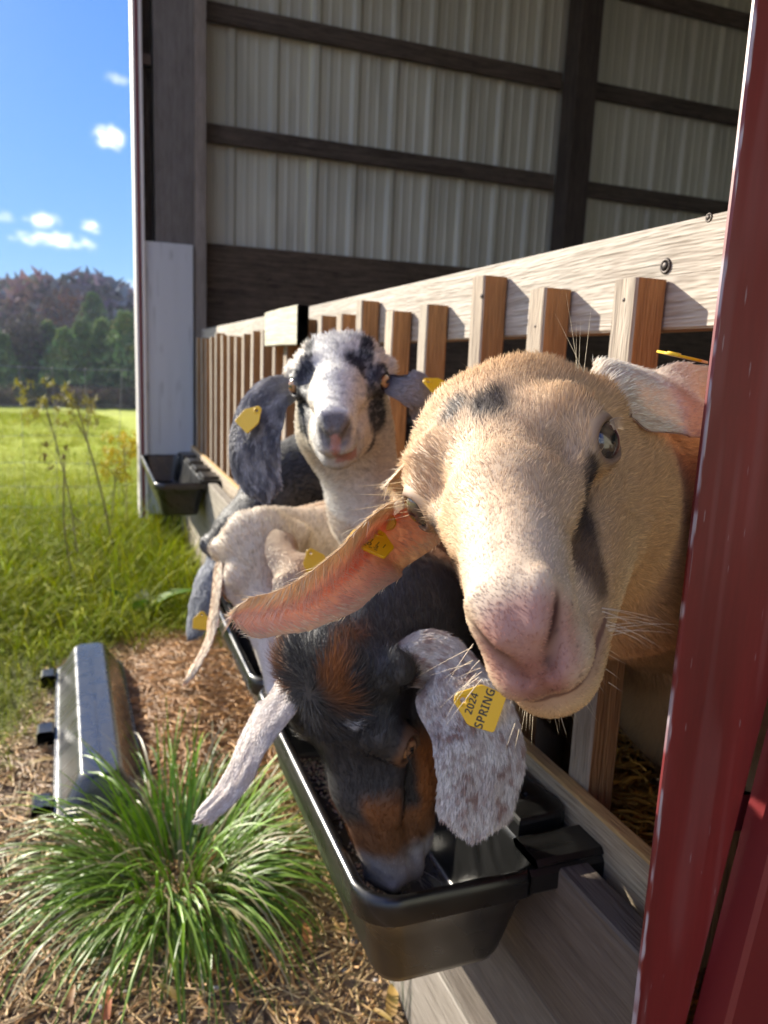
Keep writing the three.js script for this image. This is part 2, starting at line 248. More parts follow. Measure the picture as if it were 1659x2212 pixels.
// ---------------------------------------------------------------- pen fence
const fence = thing('pen_fence', 'weathered wooden slat fence with board rail along the goat pen', 'fence');
{
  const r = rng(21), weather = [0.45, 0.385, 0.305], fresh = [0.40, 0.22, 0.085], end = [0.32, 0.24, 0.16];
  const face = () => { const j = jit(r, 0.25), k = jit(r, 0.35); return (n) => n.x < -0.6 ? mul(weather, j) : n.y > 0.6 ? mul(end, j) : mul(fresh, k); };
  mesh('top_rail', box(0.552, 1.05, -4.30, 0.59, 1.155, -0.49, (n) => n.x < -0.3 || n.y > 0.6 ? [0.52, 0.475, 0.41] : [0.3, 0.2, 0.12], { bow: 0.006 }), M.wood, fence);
  mesh('bottom_rail', box(0.492, 0.462, -4.28, 0.5125, 0.541, -0.485, (n) => n.y > 0.6 ? [0.66, 0.43, 0.17] : [0.48, 0.40, 0.29]), M.wood, fence);  // top face coloured yellower and brighter to suggest sun lying on it
  const tops = { 0: 1.099, 1: 1.102, 2: 1.131, 3: 1.103, 4: 1.101, 5: 1.13, 6: 1.11 };
  for (let k = 0; k < 22; k++) {
    const z = k < 7 ? [-0.679, -0.848, -1.009, -1.199, -1.357, -1.531, -1.666][k] : -1.666 - (k - 6) * 0.166 + (r() - 0.5) * 0.02, top = tops[k] ?? 1.09 + r() * 0.03, tl = (r() - 0.5) * 0.012;
    if (z < -4.25) break;
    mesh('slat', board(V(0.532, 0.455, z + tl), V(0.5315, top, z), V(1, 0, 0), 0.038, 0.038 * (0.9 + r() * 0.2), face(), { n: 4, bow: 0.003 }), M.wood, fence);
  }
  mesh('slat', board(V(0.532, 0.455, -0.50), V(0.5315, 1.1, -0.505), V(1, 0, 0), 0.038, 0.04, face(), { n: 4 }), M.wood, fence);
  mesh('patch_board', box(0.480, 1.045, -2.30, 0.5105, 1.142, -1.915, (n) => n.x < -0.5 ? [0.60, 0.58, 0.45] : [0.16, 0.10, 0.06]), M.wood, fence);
  // bolt heads and nail holes
  const bolt = (y, z, x, rad) => { const g = new THREE.SphereGeometry(rad, 12, 8); g.scale(0.5, 1, 1); mesh('bolt', g, M.nail, fence).position.set(x, y, z); const ring = new THREE.TorusGeometry(rad * 1.5, rad * 0.45, 6, 14); ring.rotateY(Math.PI / 2); mesh('bolt_hole', ring, M.nail, fence).position.set(x + 0.001, y, z); };
  const q = at(1437, 575, { x: 0.551 }); bolt(q.y, q.z, 0.551, 0.0042);
  for (const [u, v] of [[1348, 648], [1157, 705], [1040, 640], [1530, 470]]) { const p = at(u, v, { x: 0.5125 }); bolt(p.y, p.z, 0.5125, 0.0022); }
}
// ---------------------------------------------------------------- timber kerb wall under the troughs
const kerb = thing('kerb_wall', 'low wall of three stacked weathered planks under the feed troughs', 'plank wall');
{
  const r = rng(9);
  for (const [y0, y1, dx, near] of [[0.005, 0.168, 0, [0.31, 0.285, 0.25]], [0.171, 0.334, 0.004, [0.155, 0.135, 0.115]], [0.337, 0.502, 0.001, [0.125, 0.10, 0.082]]]) for (const [z0, z1, c] of [[-4.26, -1.752, [0.36, 0.325, 0.26]], [-1.748, -0.462, near]]) {  // near upper planks darkened in colour to deepen shade; lowest board really greyer
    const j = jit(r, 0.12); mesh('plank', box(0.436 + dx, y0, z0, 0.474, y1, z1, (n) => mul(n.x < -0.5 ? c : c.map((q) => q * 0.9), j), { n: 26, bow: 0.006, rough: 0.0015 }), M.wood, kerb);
  }
  for (const z of [-0.6, -1.5, -2.9, -4.1]) mesh('stake', box(0.4765, 0, z, 0.512, 0.445, z + 0.085, () => [0.2, 0.14, 0.09]), M.rough, kerb);
}
// ---------------------------------------------------------------- hook-over feed troughs
function rrect(w, l, r, n) {   // rounded rectangle in x, z
  const p = []; for (const [cx, cz, a0] of [[w / 2 - r, l / 2 - r, 0], [-w / 2 + r, l / 2 - r, 1], [-w / 2 + r, -l / 2 + r, 2], [w / 2 - r, -l / 2 + r, 3]]) for (let i = 0; i <= n; i++) { const a = (a0 + i / n) * Math.PI / 2; p.push([cx + r * Math.cos(a), cz + r * Math.sin(a)]); } return p;
}
function ringLoft(rings) {   // rings of equal length -> surface
  const n = rings[0].length, pos = [], idx = [], uv = [];
  rings.forEach((R, j) => { for (let i = 0; i <= n; i++) { const p = R[i % n]; pos.push(...p); uv.push((p[0] + p[1] * 0.6) * 2.2, (p[2] + p[1] * 0.8) * 2.2); } });
  for (let j = 0; j < rings.length - 1; j++) for (let i = 0; i < n; i++) { const a = j * (n + 1) + i, b = a + n + 1; idx.push(a, b, a + 1, a + 1, b, b + 1); }
  const g = geoFrom(pos, idx, null, uv); return g;
}
function chamf(x0, y0, z0, x1, y1, z1, c = 0.006) { return box(x0, y0, z0, x1, y1, z1, null, { c, n: 4, bow: 0, rough: 0 }); }
// local frame: rim at y 0, x from 0 (front) to w (fence side), z from -l to 0
function trough(name, label, l, { mat = M.black, slope = 0, w = 0.205, depth = 0.14, hook = true, feed = true, group } = {}) {
  const t = thing(name, label, 'feed trough', group), cx = w / 2, cz = -l / 2, N = 7;
  const ring = (dw, y, r, sx = 0) => rrect(Math.max(0.0006, w + dw - slope * Math.min(1, -y / depth)), l + dw, Math.min(Math.max(0.0006, w + dw - slope * Math.min(1, -y / depth)) * 0.49, Math.max(0.006, r)), N).map(([x, z]) => [x + cx + sx, y, z + cz]);
  const D = -depth;
  const basin = ringLoft([ring(-w + 0.0006, D + 0.004, 0.004), ring(-0.085, D + 0.004, 0.02), ring(-0.072, D + 0.007, 0.024), ring(-0.064, D + 0.016, 0.026), ring(-0.040, D * 0.45, 0.03), ring(-0.026, -0.012, 0.032), ring(-0.020, -0.003, 0.034), ring(-0.012, 0.001, 0.036), ring(-0.001, 0.001, 0.04), ring(0.005, -0.004, 0.042), ring(0.007, -0.010, 0.042), ring(0.007, -0.026, 0.042), ring(0.003, -0.028, 0.04), ring(-0.010, -0.026, 0.036), ring(-0.030, D * 0.45, 0.034), ring(-0.056, D + 0.012, 0.03), ring(-0.066, D + 0.002, 0.026), ring(-0.08, D, 0.02), ring(-w + 0.0006, D, 0.004)]);
  mesh('basin', basin, mat, t);
  if (!slope) mesh('rib', chamf(0.034, D + 0.005, -l + 0.05, 0.044, D + 0.012, -0.05, 0.003), M.black, t);
  if (hook) {
    const n = Math.max(2, Math.round(l / 0.25));
    for (let k = 0; k < n; k++) {
      const z0 = -l * (k + 0.5) / n, hw = Math.min(0.075, l / n * 0.42);
      const shape = new THREE.Shape(); shape.moveTo(0, -hw); shape.lineTo(0.045, -hw * 0.98); shape.quadraticCurveTo(0.062, -hw * 0.95, 0.062, -hw * 0.6); shape.lineTo(0.056, -hw * 0.25); shape.quadraticCurveTo(0.044, 0, 0.056, hw * 0.25); shape.lineTo(0.062, hw * 0.6); shape.quadraticCurveTo(0.062, hw * 0.95, 0.045, hw * 0.98); shape.lineTo(0, hw);
      const hole = new THREE.Path(); hole.absarc(0.03, -hw * 0.45, 0.0055, 0, Math.PI * 2); shape.holes.push(hole); const h2 = new THREE.Path(); h2.absarc(0.03, hw * 0.45, 0.0055, 0, Math.PI * 2); shape.holes.push(h2);
      const g = new THREE.ExtrudeGeometry(shape, { depth: 0.014, bevelEnabled: true, bevelSize: 0.004, bevelThickness: 0.005, bevelSegments: 2, curveSegments: 6 }); g.rotateX(-Math.PI / 2); g.translate(w - 0.008, 0.002, z0);
      mesh('hook', g, M.black, t);
    }
    // the flange ends, a raised saddle and a tail that lies along the timber
    for (const e of [0.003, -l + 0.045]) mesh('flange', chamf(w - 0.022, 0.0005, e - 0.05, w + 0.058, 0.011, e, 0.0045), M.black, t);
    mesh('end_lip', chamf(w - 0.03, -0.027, -0.010, w + 0.060, 0.002, 0.0045, 0.005), M.black, t);
  }
  if (feed) {
    const r = rng(Math.round(l * 1000) + 3), pos = [], idx = [], col = [];
    for (let i = 0; i < 900; i++) { const z = -0.03 - Math.pow(r(), 0.8) * (l - 0.06), x = 0.085 + (r() + r() + r() - 1.5) * 0.022 + 0.01 * Math.sin(z * 14), s = 0.0008 + r() * 0.002, b = pos.length / 3, a = r() * 6.3; for (let k = 0; k < 4; k++) { const q = a + k * 2.09; k < 3 ? pos.push(x + s * Math.cos(q), D + 0.006, z + s * Math.sin(q)) : pos.push(x, D + 0.006 + s * 1.1, z); col.push(...mul([0.5, 0.42, 0.28], [1, 1, 1].map(() => 0.6 + 0.5 * r()))); } idx.push(b, b + 1, b + 3, b + 1, b + 2, b + 3, b + 2, b, b + 3); }
    tag(mesh('feed_crumbs', geoFrom(pos, idx, col), std({ vertexColors: true, roughness: 0.9 }), t), null, null, null, 'stuff');
  }
  return t;
}
const TG = 'feed troughs hooked on the pen wall';
trough('feed_trough', 'black plastic feed trough the dark brown goat is eating from, nearest of the row', 0.53, { depth: 0.125 }).position.set(0.228, 0.502, -0.597);
trough('feed_trough', 'black plastic feed trough under the cream goat with lowered head', 0.53, { depth: 0.108 }).position.set(0.228, 0.502, -1.135);
trough('feed_trough', 'empty black feed trough at the far end below the white barn panel', 0.98, { feed: false }).position.set(0.228, 0.502, -3.17);
{
  const t = trough('overturned_trough', 'grey black feed trough lying upside down on the ground left of the grass tuft', 0.90, { w: 0.205, depth: 0.105, slope: 0.055, hook: false, feed: false, mat: phys({ color: rgb(0.035, 0.036, 0.038), roughness: 0.38, clearcoat: 0.5, clearcoatRoughness: 0.25, roughnessMap: M.black.roughnessMap }) });
  t.scale.set(1, -1, 1); t.position.set(-0.104, 0.004, -1.60);
  for (const z of [-0.06, -0.42, -0.80]) { const q = chamf(-0.04, -0.040, z - 0.045, 0.002, -0.001, z + 0.01, 0.006); mesh('hook', q, M.black, t); }
  t.rotation.y = 0.03;
}
// ---------------------------------------------------------------- grasses
const leafM = (o = {}) => phys({ vertexColors: true, roughness: 0.6, transmission: 0.5, thickness: 0, side: THREE.DoubleSide, specularIntensity: 0.15, ...o });
// one blade from root p, heading az, starting elevation el, drooping; appended to arrays
function blade(A, p, az, el, len, w, droop, segs, c0, c1, twist = 0) {
  let x = p.x, y = p.y, z = p.z, e = el; const b = A.pos.length / 3, st = len / segs, ca = Math.cos(az), sa = Math.sin(az);
  for (let i = 0; i <= segs; i++) {
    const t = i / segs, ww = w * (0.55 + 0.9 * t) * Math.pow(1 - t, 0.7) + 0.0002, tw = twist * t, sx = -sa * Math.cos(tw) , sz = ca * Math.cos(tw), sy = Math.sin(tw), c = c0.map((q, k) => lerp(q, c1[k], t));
    const fold = 0.25 * ww;
    A.pos.push(x + sx * ww, y + sy * ww + fold, z + sz * ww, x, y - fold * 0.3, z, x - sx * ww, y - sy * ww + fold, z - sz * ww); A.col.push(...c, ...mul(c, [0.85, 0.85, 0.85]), ...c);
    if (i < segs) for (const k of [0, 1]) { const q = b + i * 3 + k; A.idx.push(q, q + 1, q + 3, q + 1, q + 4, q + 3); }
    e -= droop * (0.4 + 1.2 * t) / segs; x += ca * Math.cos(e) * st; z += sa * Math.cos(e) * st; y += Math.sin(e) * st; if (y < 0.004) { y = 0.004 + (i % 2) * 0.001; e = Math.max(e, 0); }
  }
}
const arrs = () => ({ pos: [], idx: [], col: [] });
function grassTuft(name, label, c, n, lmin, lmax, R, seed, bias) {
  const t = thing(name, label, 'grass'); const A = arrs(), r = rng(seed);
  for (let i = 0; i < n; i++) {
    const az = r() * Math.PI * 2, q = Math.pow(r(), 0.6), rr = R * Math.sqrt(r()), el = lerp(1.48, 0.5, q) + (r() - 0.5) * 0.2, up = q < 0.35;
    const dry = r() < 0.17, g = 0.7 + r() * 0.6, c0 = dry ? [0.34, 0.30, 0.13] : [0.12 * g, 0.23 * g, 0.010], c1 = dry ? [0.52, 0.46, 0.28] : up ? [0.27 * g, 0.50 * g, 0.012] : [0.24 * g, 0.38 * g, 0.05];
    const out = az + (r() - 0.5) * 1.3;
    blade(A, V(rr * Math.cos(az), 0, rr * Math.sin(az)), out + (bias ? bias * Math.sin(az) * 0 : 0), el, lmin + (lmax - lmin) * r() * (up ? 0.75 : 1), 0.0018 + r() * 0.0024, (up ? 0.5 + r() * 1.2 : 1.3 + r() * 2.2) * (r() < 0.1 ? 1.7 : 1), 8, c0, c1, (r() - 0.5) * 1.5);
  }
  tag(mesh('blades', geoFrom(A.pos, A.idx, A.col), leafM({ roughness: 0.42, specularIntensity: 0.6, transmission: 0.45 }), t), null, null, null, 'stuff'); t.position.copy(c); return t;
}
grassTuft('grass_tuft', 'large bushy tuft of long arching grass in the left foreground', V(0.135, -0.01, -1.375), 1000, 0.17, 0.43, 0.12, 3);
{
  const clump = (seed, n, h, sp, c0, c1, segs = 3) => { const A = arrs(), r = rng(seed); for (let i = 0; i < n; i++) { const k = 0.7 + 0.6 * r(); blade(A, V((r() - 0.5) * sp, 0, (r() - 0.5) * sp), r() * 6.283, 1.5 - r() * 0.8, h * (0.45 + 0.75 * r()), 0.0016 + h * 0.011 * r(), 0.5 + r() * 1.6, segs, mul(c0, [k, k, k]), mul(c1, [k, k, k])); } return geoFrom(A.pos, A.idx, A.col); };
  const scatter = (name, label, geo, m, n, seed, where, sc, tint) => {
    const r = rng(seed), mats = [], cols = [], o = new THREE.Object3D(); let tries = 0;
    while (mats.length < n && tries++ < n * 12) { const p = where(r); if (!p) continue; o.position.set(p[0], hillY(p[0], p[1]) - 0.004 + (p[3] || 0), p[1]); const s = sc(r) * (p[2] ?? 1); o.scale.set(s * (0.8 + 0.4 * r()), s, s * (0.8 + 0.4 * r())); o.rotation.set((r() - 0.5) * 0.3, r() * 6.283, (r() - 0.5) * 0.3); o.updateMatrix(); mats.push(o.matrix.clone()); cols.push(tint(r)); }
    const im = new THREE.InstancedMesh(geo, m, mats.length); mats.forEach((q, i) => { im.setMatrixAt(i, q); im.setColorAt(i, new THREE.Color(...cols[i])); }); im.name = numbered(name); im.castShadow = im.receiveShadow = true; scene.add(im); return tag(im, label, 'ground cover', null, 'stuff');
  };
  const gt = (r) => { const k = 0.65 + 0.6 * r(), y = r(); return [k * (0.85 + 0.35 * y), k, k * 0.6]; };
  const gm = leafM();
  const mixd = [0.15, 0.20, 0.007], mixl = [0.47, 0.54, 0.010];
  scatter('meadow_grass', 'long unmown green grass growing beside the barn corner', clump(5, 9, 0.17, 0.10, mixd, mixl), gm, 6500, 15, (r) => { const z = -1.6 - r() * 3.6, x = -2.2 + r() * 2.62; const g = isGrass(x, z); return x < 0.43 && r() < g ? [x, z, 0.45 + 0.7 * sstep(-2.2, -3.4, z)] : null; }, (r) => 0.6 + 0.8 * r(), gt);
  scatter('lush_grass', 'tall lush grass at the foot of the barn corner post', clump(6, 11, 0.30, 0.10, mixd, mixl, 4), gm, 260, 16, (r) => { const z = -2.9 - r() * 1.6, x = 0.0 + r() * 0.42; return [x, z, 0.7 + 0.3 * r()]; }, (r) => 0.6 + 0.6 * r(), gt);
  scatter('pasture_grass', 'short sunlit pasture grass beyond the wire fence', clump(7, 12, 0.09, 0.22, [0.28, 0.32, 0.008], [0.48, 0.54, 0.010]), gm, 26000, 17, (r) => { const z = -4.6 - Math.pow(r(), 1.7) * 55, sp = 1.5 + -z * 0.36; const x = -z * -0.2 + (r() - 0.5) * sp; return [x, z, 0.7 + -z * 0.02]; }, (r) => 0.6 + 0.8 * r(), gt);
  // straw, dry stems and stones on the bare ground
  const straw = (seed, len, w) => { const A = arrs(), r = rng(seed); const c = [0.55, 0.38, 0.16], n = 3; const pts = []; let a = r() * 0.4, x = -len / 2, z = 0; for (let i = 0; i <= n; i++) { pts.push([x, 0.002 + Math.abs(Math.sin(i * 1.3 + seed)) * len * 0.1, z]); a += (r() - 0.5) * 0.8; x += len / n * Math.cos(a); z += len / n * Math.sin(a); } pts.forEach((p) => { A.pos.push(p[0], p[1], p[2] - w, p[0], p[1] + w * 0.9, p[2], p[0], p[1], p[2] + w); A.col.push(...c, ...mul(c, [1.15, 1.15, 1.15]), ...c); }); for (let i = 0; i < n; i++) for (const k of [0, 1]) { const q = i * 3 + k; A.idx.push(q, q + 1, q + 3, q + 1, q + 4, q + 3); } return geoFrom(A.pos, A.idx, A.col); };
  const sm = std({ vertexColors: true, roughness: 0.6, side: THREE.DoubleSide });
  const st = (r) => { const k = 0.35 + 1.0 * r() * r() + 0.2 * r(), b = r(); return [k, k * (0.82 + 0.2 * b), k * (0.6 + 0.5 * b)]; };
  const bare = (r) => { const z = -0.25 - r() * 3.1, x = -1.3 + r() * 1.74; return r() < (1 - isGrass(x, z)) * (0.35 + 0.65 * sstep(0.35, 0.6, fbm(x * 5, z * 5, 3, 3))) ? [x, z, 1, r() * 0.008] : null; };
  scatter('straw_litter', 'scattered straw and dry stems over the trampled earth', straw(1, 0.06, 0.0012), sm, 15000, 18, bare, (r) => 0.4 + 1.1 * r(), st);
  scatter('straw_litter', 'coarse curled bits of brown hay over the trampled earth', straw(4, 0.035, 0.0022), sm, 12000, 19, bare, (r) => 0.4 + 1.0 * r(), (r) => mul(st(r), [0.75, 0.62, 0.5]));
  scatter('hay_heap', 'loose brown wasted hay heaped beside the overturned trough', straw(3, 0.05, 0.0018), sm, 16000, 20, (r) => { const a = r() * 6.283, q = Math.sqrt(-2 * Math.log(1 - 0.97 * r())); const x = 0.24 + Math.cos(a) * q * 0.09, z = -2.15 + Math.sin(a) * q * 0.42; return x < 0.43 ? [x, z, 1, Math.max(0, 0.085 * Math.exp(-q * q * 0.5)) * r() ] : null; }, (r) => 0.5 + 0.8 * r(), (r) => mul(st(r), [0.8, 0.62, 0.45]));
  const peb = new THREE.IcosahedronGeometry(0.006, 1); { const p = peb.attributes.position; for (let i = 0; i < p.count; i++) { const k = 0.8 + 0.4 * vn(p.getX(i) * 300, p.getY(i) * 300, p.getZ(i) * 300); p.setXYZ(i, p.getX(i) * k, p.getY(i) * k * 0.6, p.getZ(i) * k); } peb.computeVertexNormals(); }
  scatter('gravel', 'small grey stones lying in the trampled earth', peb, std({ roughness: 0.7 }), 1800, 22, bare, (r) => 0.4 + 1.4 * r() * r(), (r) => { const k = 0.12 + 0.28 * r(); return [k, k * 0.95, k * 0.92]; });
  scatter('fallen_leaf', 'dry orange brown leaves lying among the straw', (() => { const A = arrs(); blade(A, V(0, 0.01, 0), 0, 0.3, 0.06, 0.012, 0.6, 4, [0.34, 0.15, 0.04], [0.4, 0.2, 0.05]); return geoFrom(A.pos, A.idx, A.col); })(), sm, 90, 23, (r) => { const z = -0.6 - r() * 3, x = -1 + r() * 1.42; return [x, z, 1, 0.01]; }, (r) => 0.6 + 0.6 * r(), (r) => [0.7 + 0.5 * r(), 0.7 + 0.4 * r(), 0.8]);
  // pen bedding: hay lying inside the fence
  const M2 = std({ vertexColors: true, roughness: 0.6, side: THREE.DoubleSide });
  scatter('pen_hay', 'golden hay heaped inside the pen behind the slats', straw(2, 0.045, 0.002), M2, 9000, 24, (r) => { const a = r() * 6.283, q = Math.sqrt(r()); const x = 0.70 + Math.cos(a) * q * 0.13, z = -0.83 + Math.sin(a) * q * 0.17; return [x, z, 1, 0.52 * (1 - Math.pow(q, 1.6)) * Math.pow(r(), 0.35)]; }, (r) => 0.6 + 0.8 * r(), (r) => mul(st(r), [1.5, 1.2, 0.5]));
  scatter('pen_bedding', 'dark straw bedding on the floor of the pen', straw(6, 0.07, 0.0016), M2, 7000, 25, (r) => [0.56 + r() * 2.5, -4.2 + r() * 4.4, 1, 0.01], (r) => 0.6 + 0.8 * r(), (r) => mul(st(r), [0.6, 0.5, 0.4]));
}
// ---------------------------------------------------------------- weeds by the barn corner
function leafGeo(len, w, c, cup = 0.2, seed = 1) {
  const A = arrs(), n = 8, r = rng(seed); for (let i = 0; i <= n; i++) { const t = i / n, ww = w * Math.sin(Math.PI * Math.pow(t, 0.75)) * 0.5 * (1 + 0.08 * Math.sin(t * 40)) + 0.0004, y = Math.sin(t * 2.1) * len * 0.22; for (const k of [-1, -0.5, 0, 0.5, 1]) { A.pos.push(ww * k, y + cup * ww * k * k + (k ? Math.sin(t * 17 + k * 3) * ww * 0.06 : 0), t * len); const q = k === 0 ? 1.35 : 0.9 + 0.2 * r(); A.col.push(c[0] * q, c[1] * q, c[2] * q); } }
  for (let i = 0; i < n; i++) for (let k = 0; k < 4; k++) { const q = i * 5 + k; A.idx.push(q, q + 5, q + 1, q + 1, q + 5, q + 6); } return geoFrom(A.pos, A.idx, A.col);
}
{
  const lm = leafM({ roughness: 0.5 }), stemM = std({ vertexColors: true, roughness: 0.7 });
  const dock = thing('dock_plant', 'broad bright green dock leaf at the edge of the bare earth', 'weed'); dock.position.copy(at(300, 1345, { y: 0 }));
  for (const [az, el, l, w, c] of [[1.35, 0.28, 0.24, 0.105, [0.12, 0.24, 0.02]], [-2.1, 0.5, 0.16, 0.07, [0.09, 0.17, 0.02]], [2.9, 0.35, 0.15, 0.06, [0.3, 0.32, 0.22]], [0.2, 0.6, 0.14, 0.06, [0.10, 0.2, 0.02]]]) { const o = mesh('leaf', leafGeo(l, w, c, 0.25, 4), lm, dock); o.rotation.set(-el, az, 0, 'YXZ'); o.position.y = 0.02; }
  mesh('stalk', tintGeo(tube([V(0, -0.02, 0), V(0.004, 0.02, 0), V(0.0, 0.045, 0.01)], 0.004), [0.12, 0.16, 0.04]), stemM, dock);
  const weed = (label, base, top, stemC, flowC, nf, spread, seed, thick = 0.004) => {
    const t = thing('weed', label, 'weed'), r = rng(seed); t.position.copy(base); const d = top.clone().sub(base), mid = d.clone().multiplyScalar(0.5).add(V((r() - 0.5) * 0.05, 0, 0.02));
    const stems = [tintGeo(tube([V(0, -0.02, 0), mid, d], thick, 14, 6), stemC)];
    const A = arrs();
    for (let i = 0; i < nf; i++) {
      const p = d.clone().add(V((r() - 0.5) * spread, (r() - 0.6) * spread * 0.75, (r() - 0.5) * spread)), q = d.clone().multiplyScalar(0.75 + 0.25 * r());
      if (i % 3 === 0) stems.push(tintGeo(tube([q, q.clone().lerp(p, 0.5).add(V(0, 0.01, 0)), p], thick * 0.35, 5, 4), stemC));
      for (let k = 0; k < 12; k++) blade(A, p.clone().add(V((r() - 0.5) * 0.02, (r() - 0.5) * 0.02, (r() - 0.5) * 0.02)), r() * 6.3, (r() - 0.4) * 2.4, 0.016 + 0.014 * r(), 0.0055, 0.5, 2, flowC, mul(flowC, [1.2, 1.2, 1]));
    }
    for (let i = 0; i < 14; i++) { const q = d.clone().multiplyScalar(0.1 + 0.75 * r()); blade(A, q, r() * 6.3, 0.6 - r(), 0.05 + 0.05 * r(), 0.004, 1.4, 4, mul(stemC, [0.9, 1.1, 0.7]), stemC); }
    const sg = stems.map((g) => { const q = g.toNonIndexed(); q.deleteAttribute('uv'); return q; });
    mesh('stem', mergeGeometries(sg), stemM, t); tag(mesh('flower_heads', geoFrom(A.pos, A.idx, A.col), lm, t), null, null, null, 'stuff');
    return t;
  };
  const gz = (u, v, z) => at(u, v, { z }), gnd = (u, z) => { const p = at(u, 1180, { z }); return V(p.x, hillY(p.x, z), z); };
  weed('tall leaning dry weed with pale yellow seed heads left of the barn corner', gnd(255, -3.7), gz(168, 880, -3.85), [0.20, 0.16, 0.07], [0.42, 0.38, 0.12], 26, 0.20, 3, 0.0045);
  weed('yellow flowered weed with a wide loose head at the far left', gnd(175, -3.55), gz(95, 860, -3.8), [0.16, 0.13, 0.06], [0.5, 0.46, 0.09], 34, 0.24, 4, 0.003);
  weed('bright yellow goldenrod growing against the barn corner trim', gnd(272, -4.3), gz(268, 960, -4.5), [0.2, 0.19, 0.04], [0.62, 0.5, 0.03], 60, 0.21, 5);
  weed('short yellow goldenrod below the taller yellow one', gnd(235, -4.2), gz(252, 1010, -4.3), [0.2, 0.19, 0.04], [0.55, 0.47, 0.03], 34, 0.16, 6);
  weed('thin bare forked stalk standing in the grass left of the trough', gnd(165, -3.3), gz(140, 985, -3.4), [0.14, 0.10, 0.05], [0.2, 0.14, 0.06], 5, 0.16, 7, 0.003);
}
// ---------------------------------------------------------------- woven wire fence running off to the left from the barn corner
{
  const g = [], z0 = -4.62, ys = [0.06, 0.16, 0.27, 0.40, 0.55, 0.72, 0.92];
  for (const y of ys) { const pts = []; for (let i = 0; i <= 24; i++) pts.push(V(0.2 - i * 0.25, y + Math.sin(i * 1.9 + y * 9) * 0.006, z0 + Math.sin(i * 0.7) * 0.02)); g.push(tube(pts, y > 0.9 ? 0.0016 : 0.0012, 72, 4)); }
  for (let i = 0; i < 36; i++) { const x = 0.13 - i * 0.165; g.push(tube([V(x, 0.05, z0), V(x + 0.006, 0.5, z0 + 0.006), V(x + (i === 0 ? 0.03 : 0), 0.925, z0)], 0.0012, 6, 4)); for (const y of ys.slice(3)) { const k = new THREE.TorusGeometry(0.0028, 0.0016, 4, 6); k.translate(x, y, z0); g.push(k); } }
  const w = thing('wire_fence', 'woven wire fence running left from the barn corner', 'fence'); mesh('wire_mesh', mergeGeometries(g), std({ color: rgb(0.22, 0.22, 0.23), metalness: 0.5, roughness: 0.45 }), w);
  mesh('fence_post', box(-5.9, -0.1, z0 - 0.09, -5.8, 1.2, z0 - 0.005, () => [0.3, 0.26, 0.22]), M.wood, w);
}
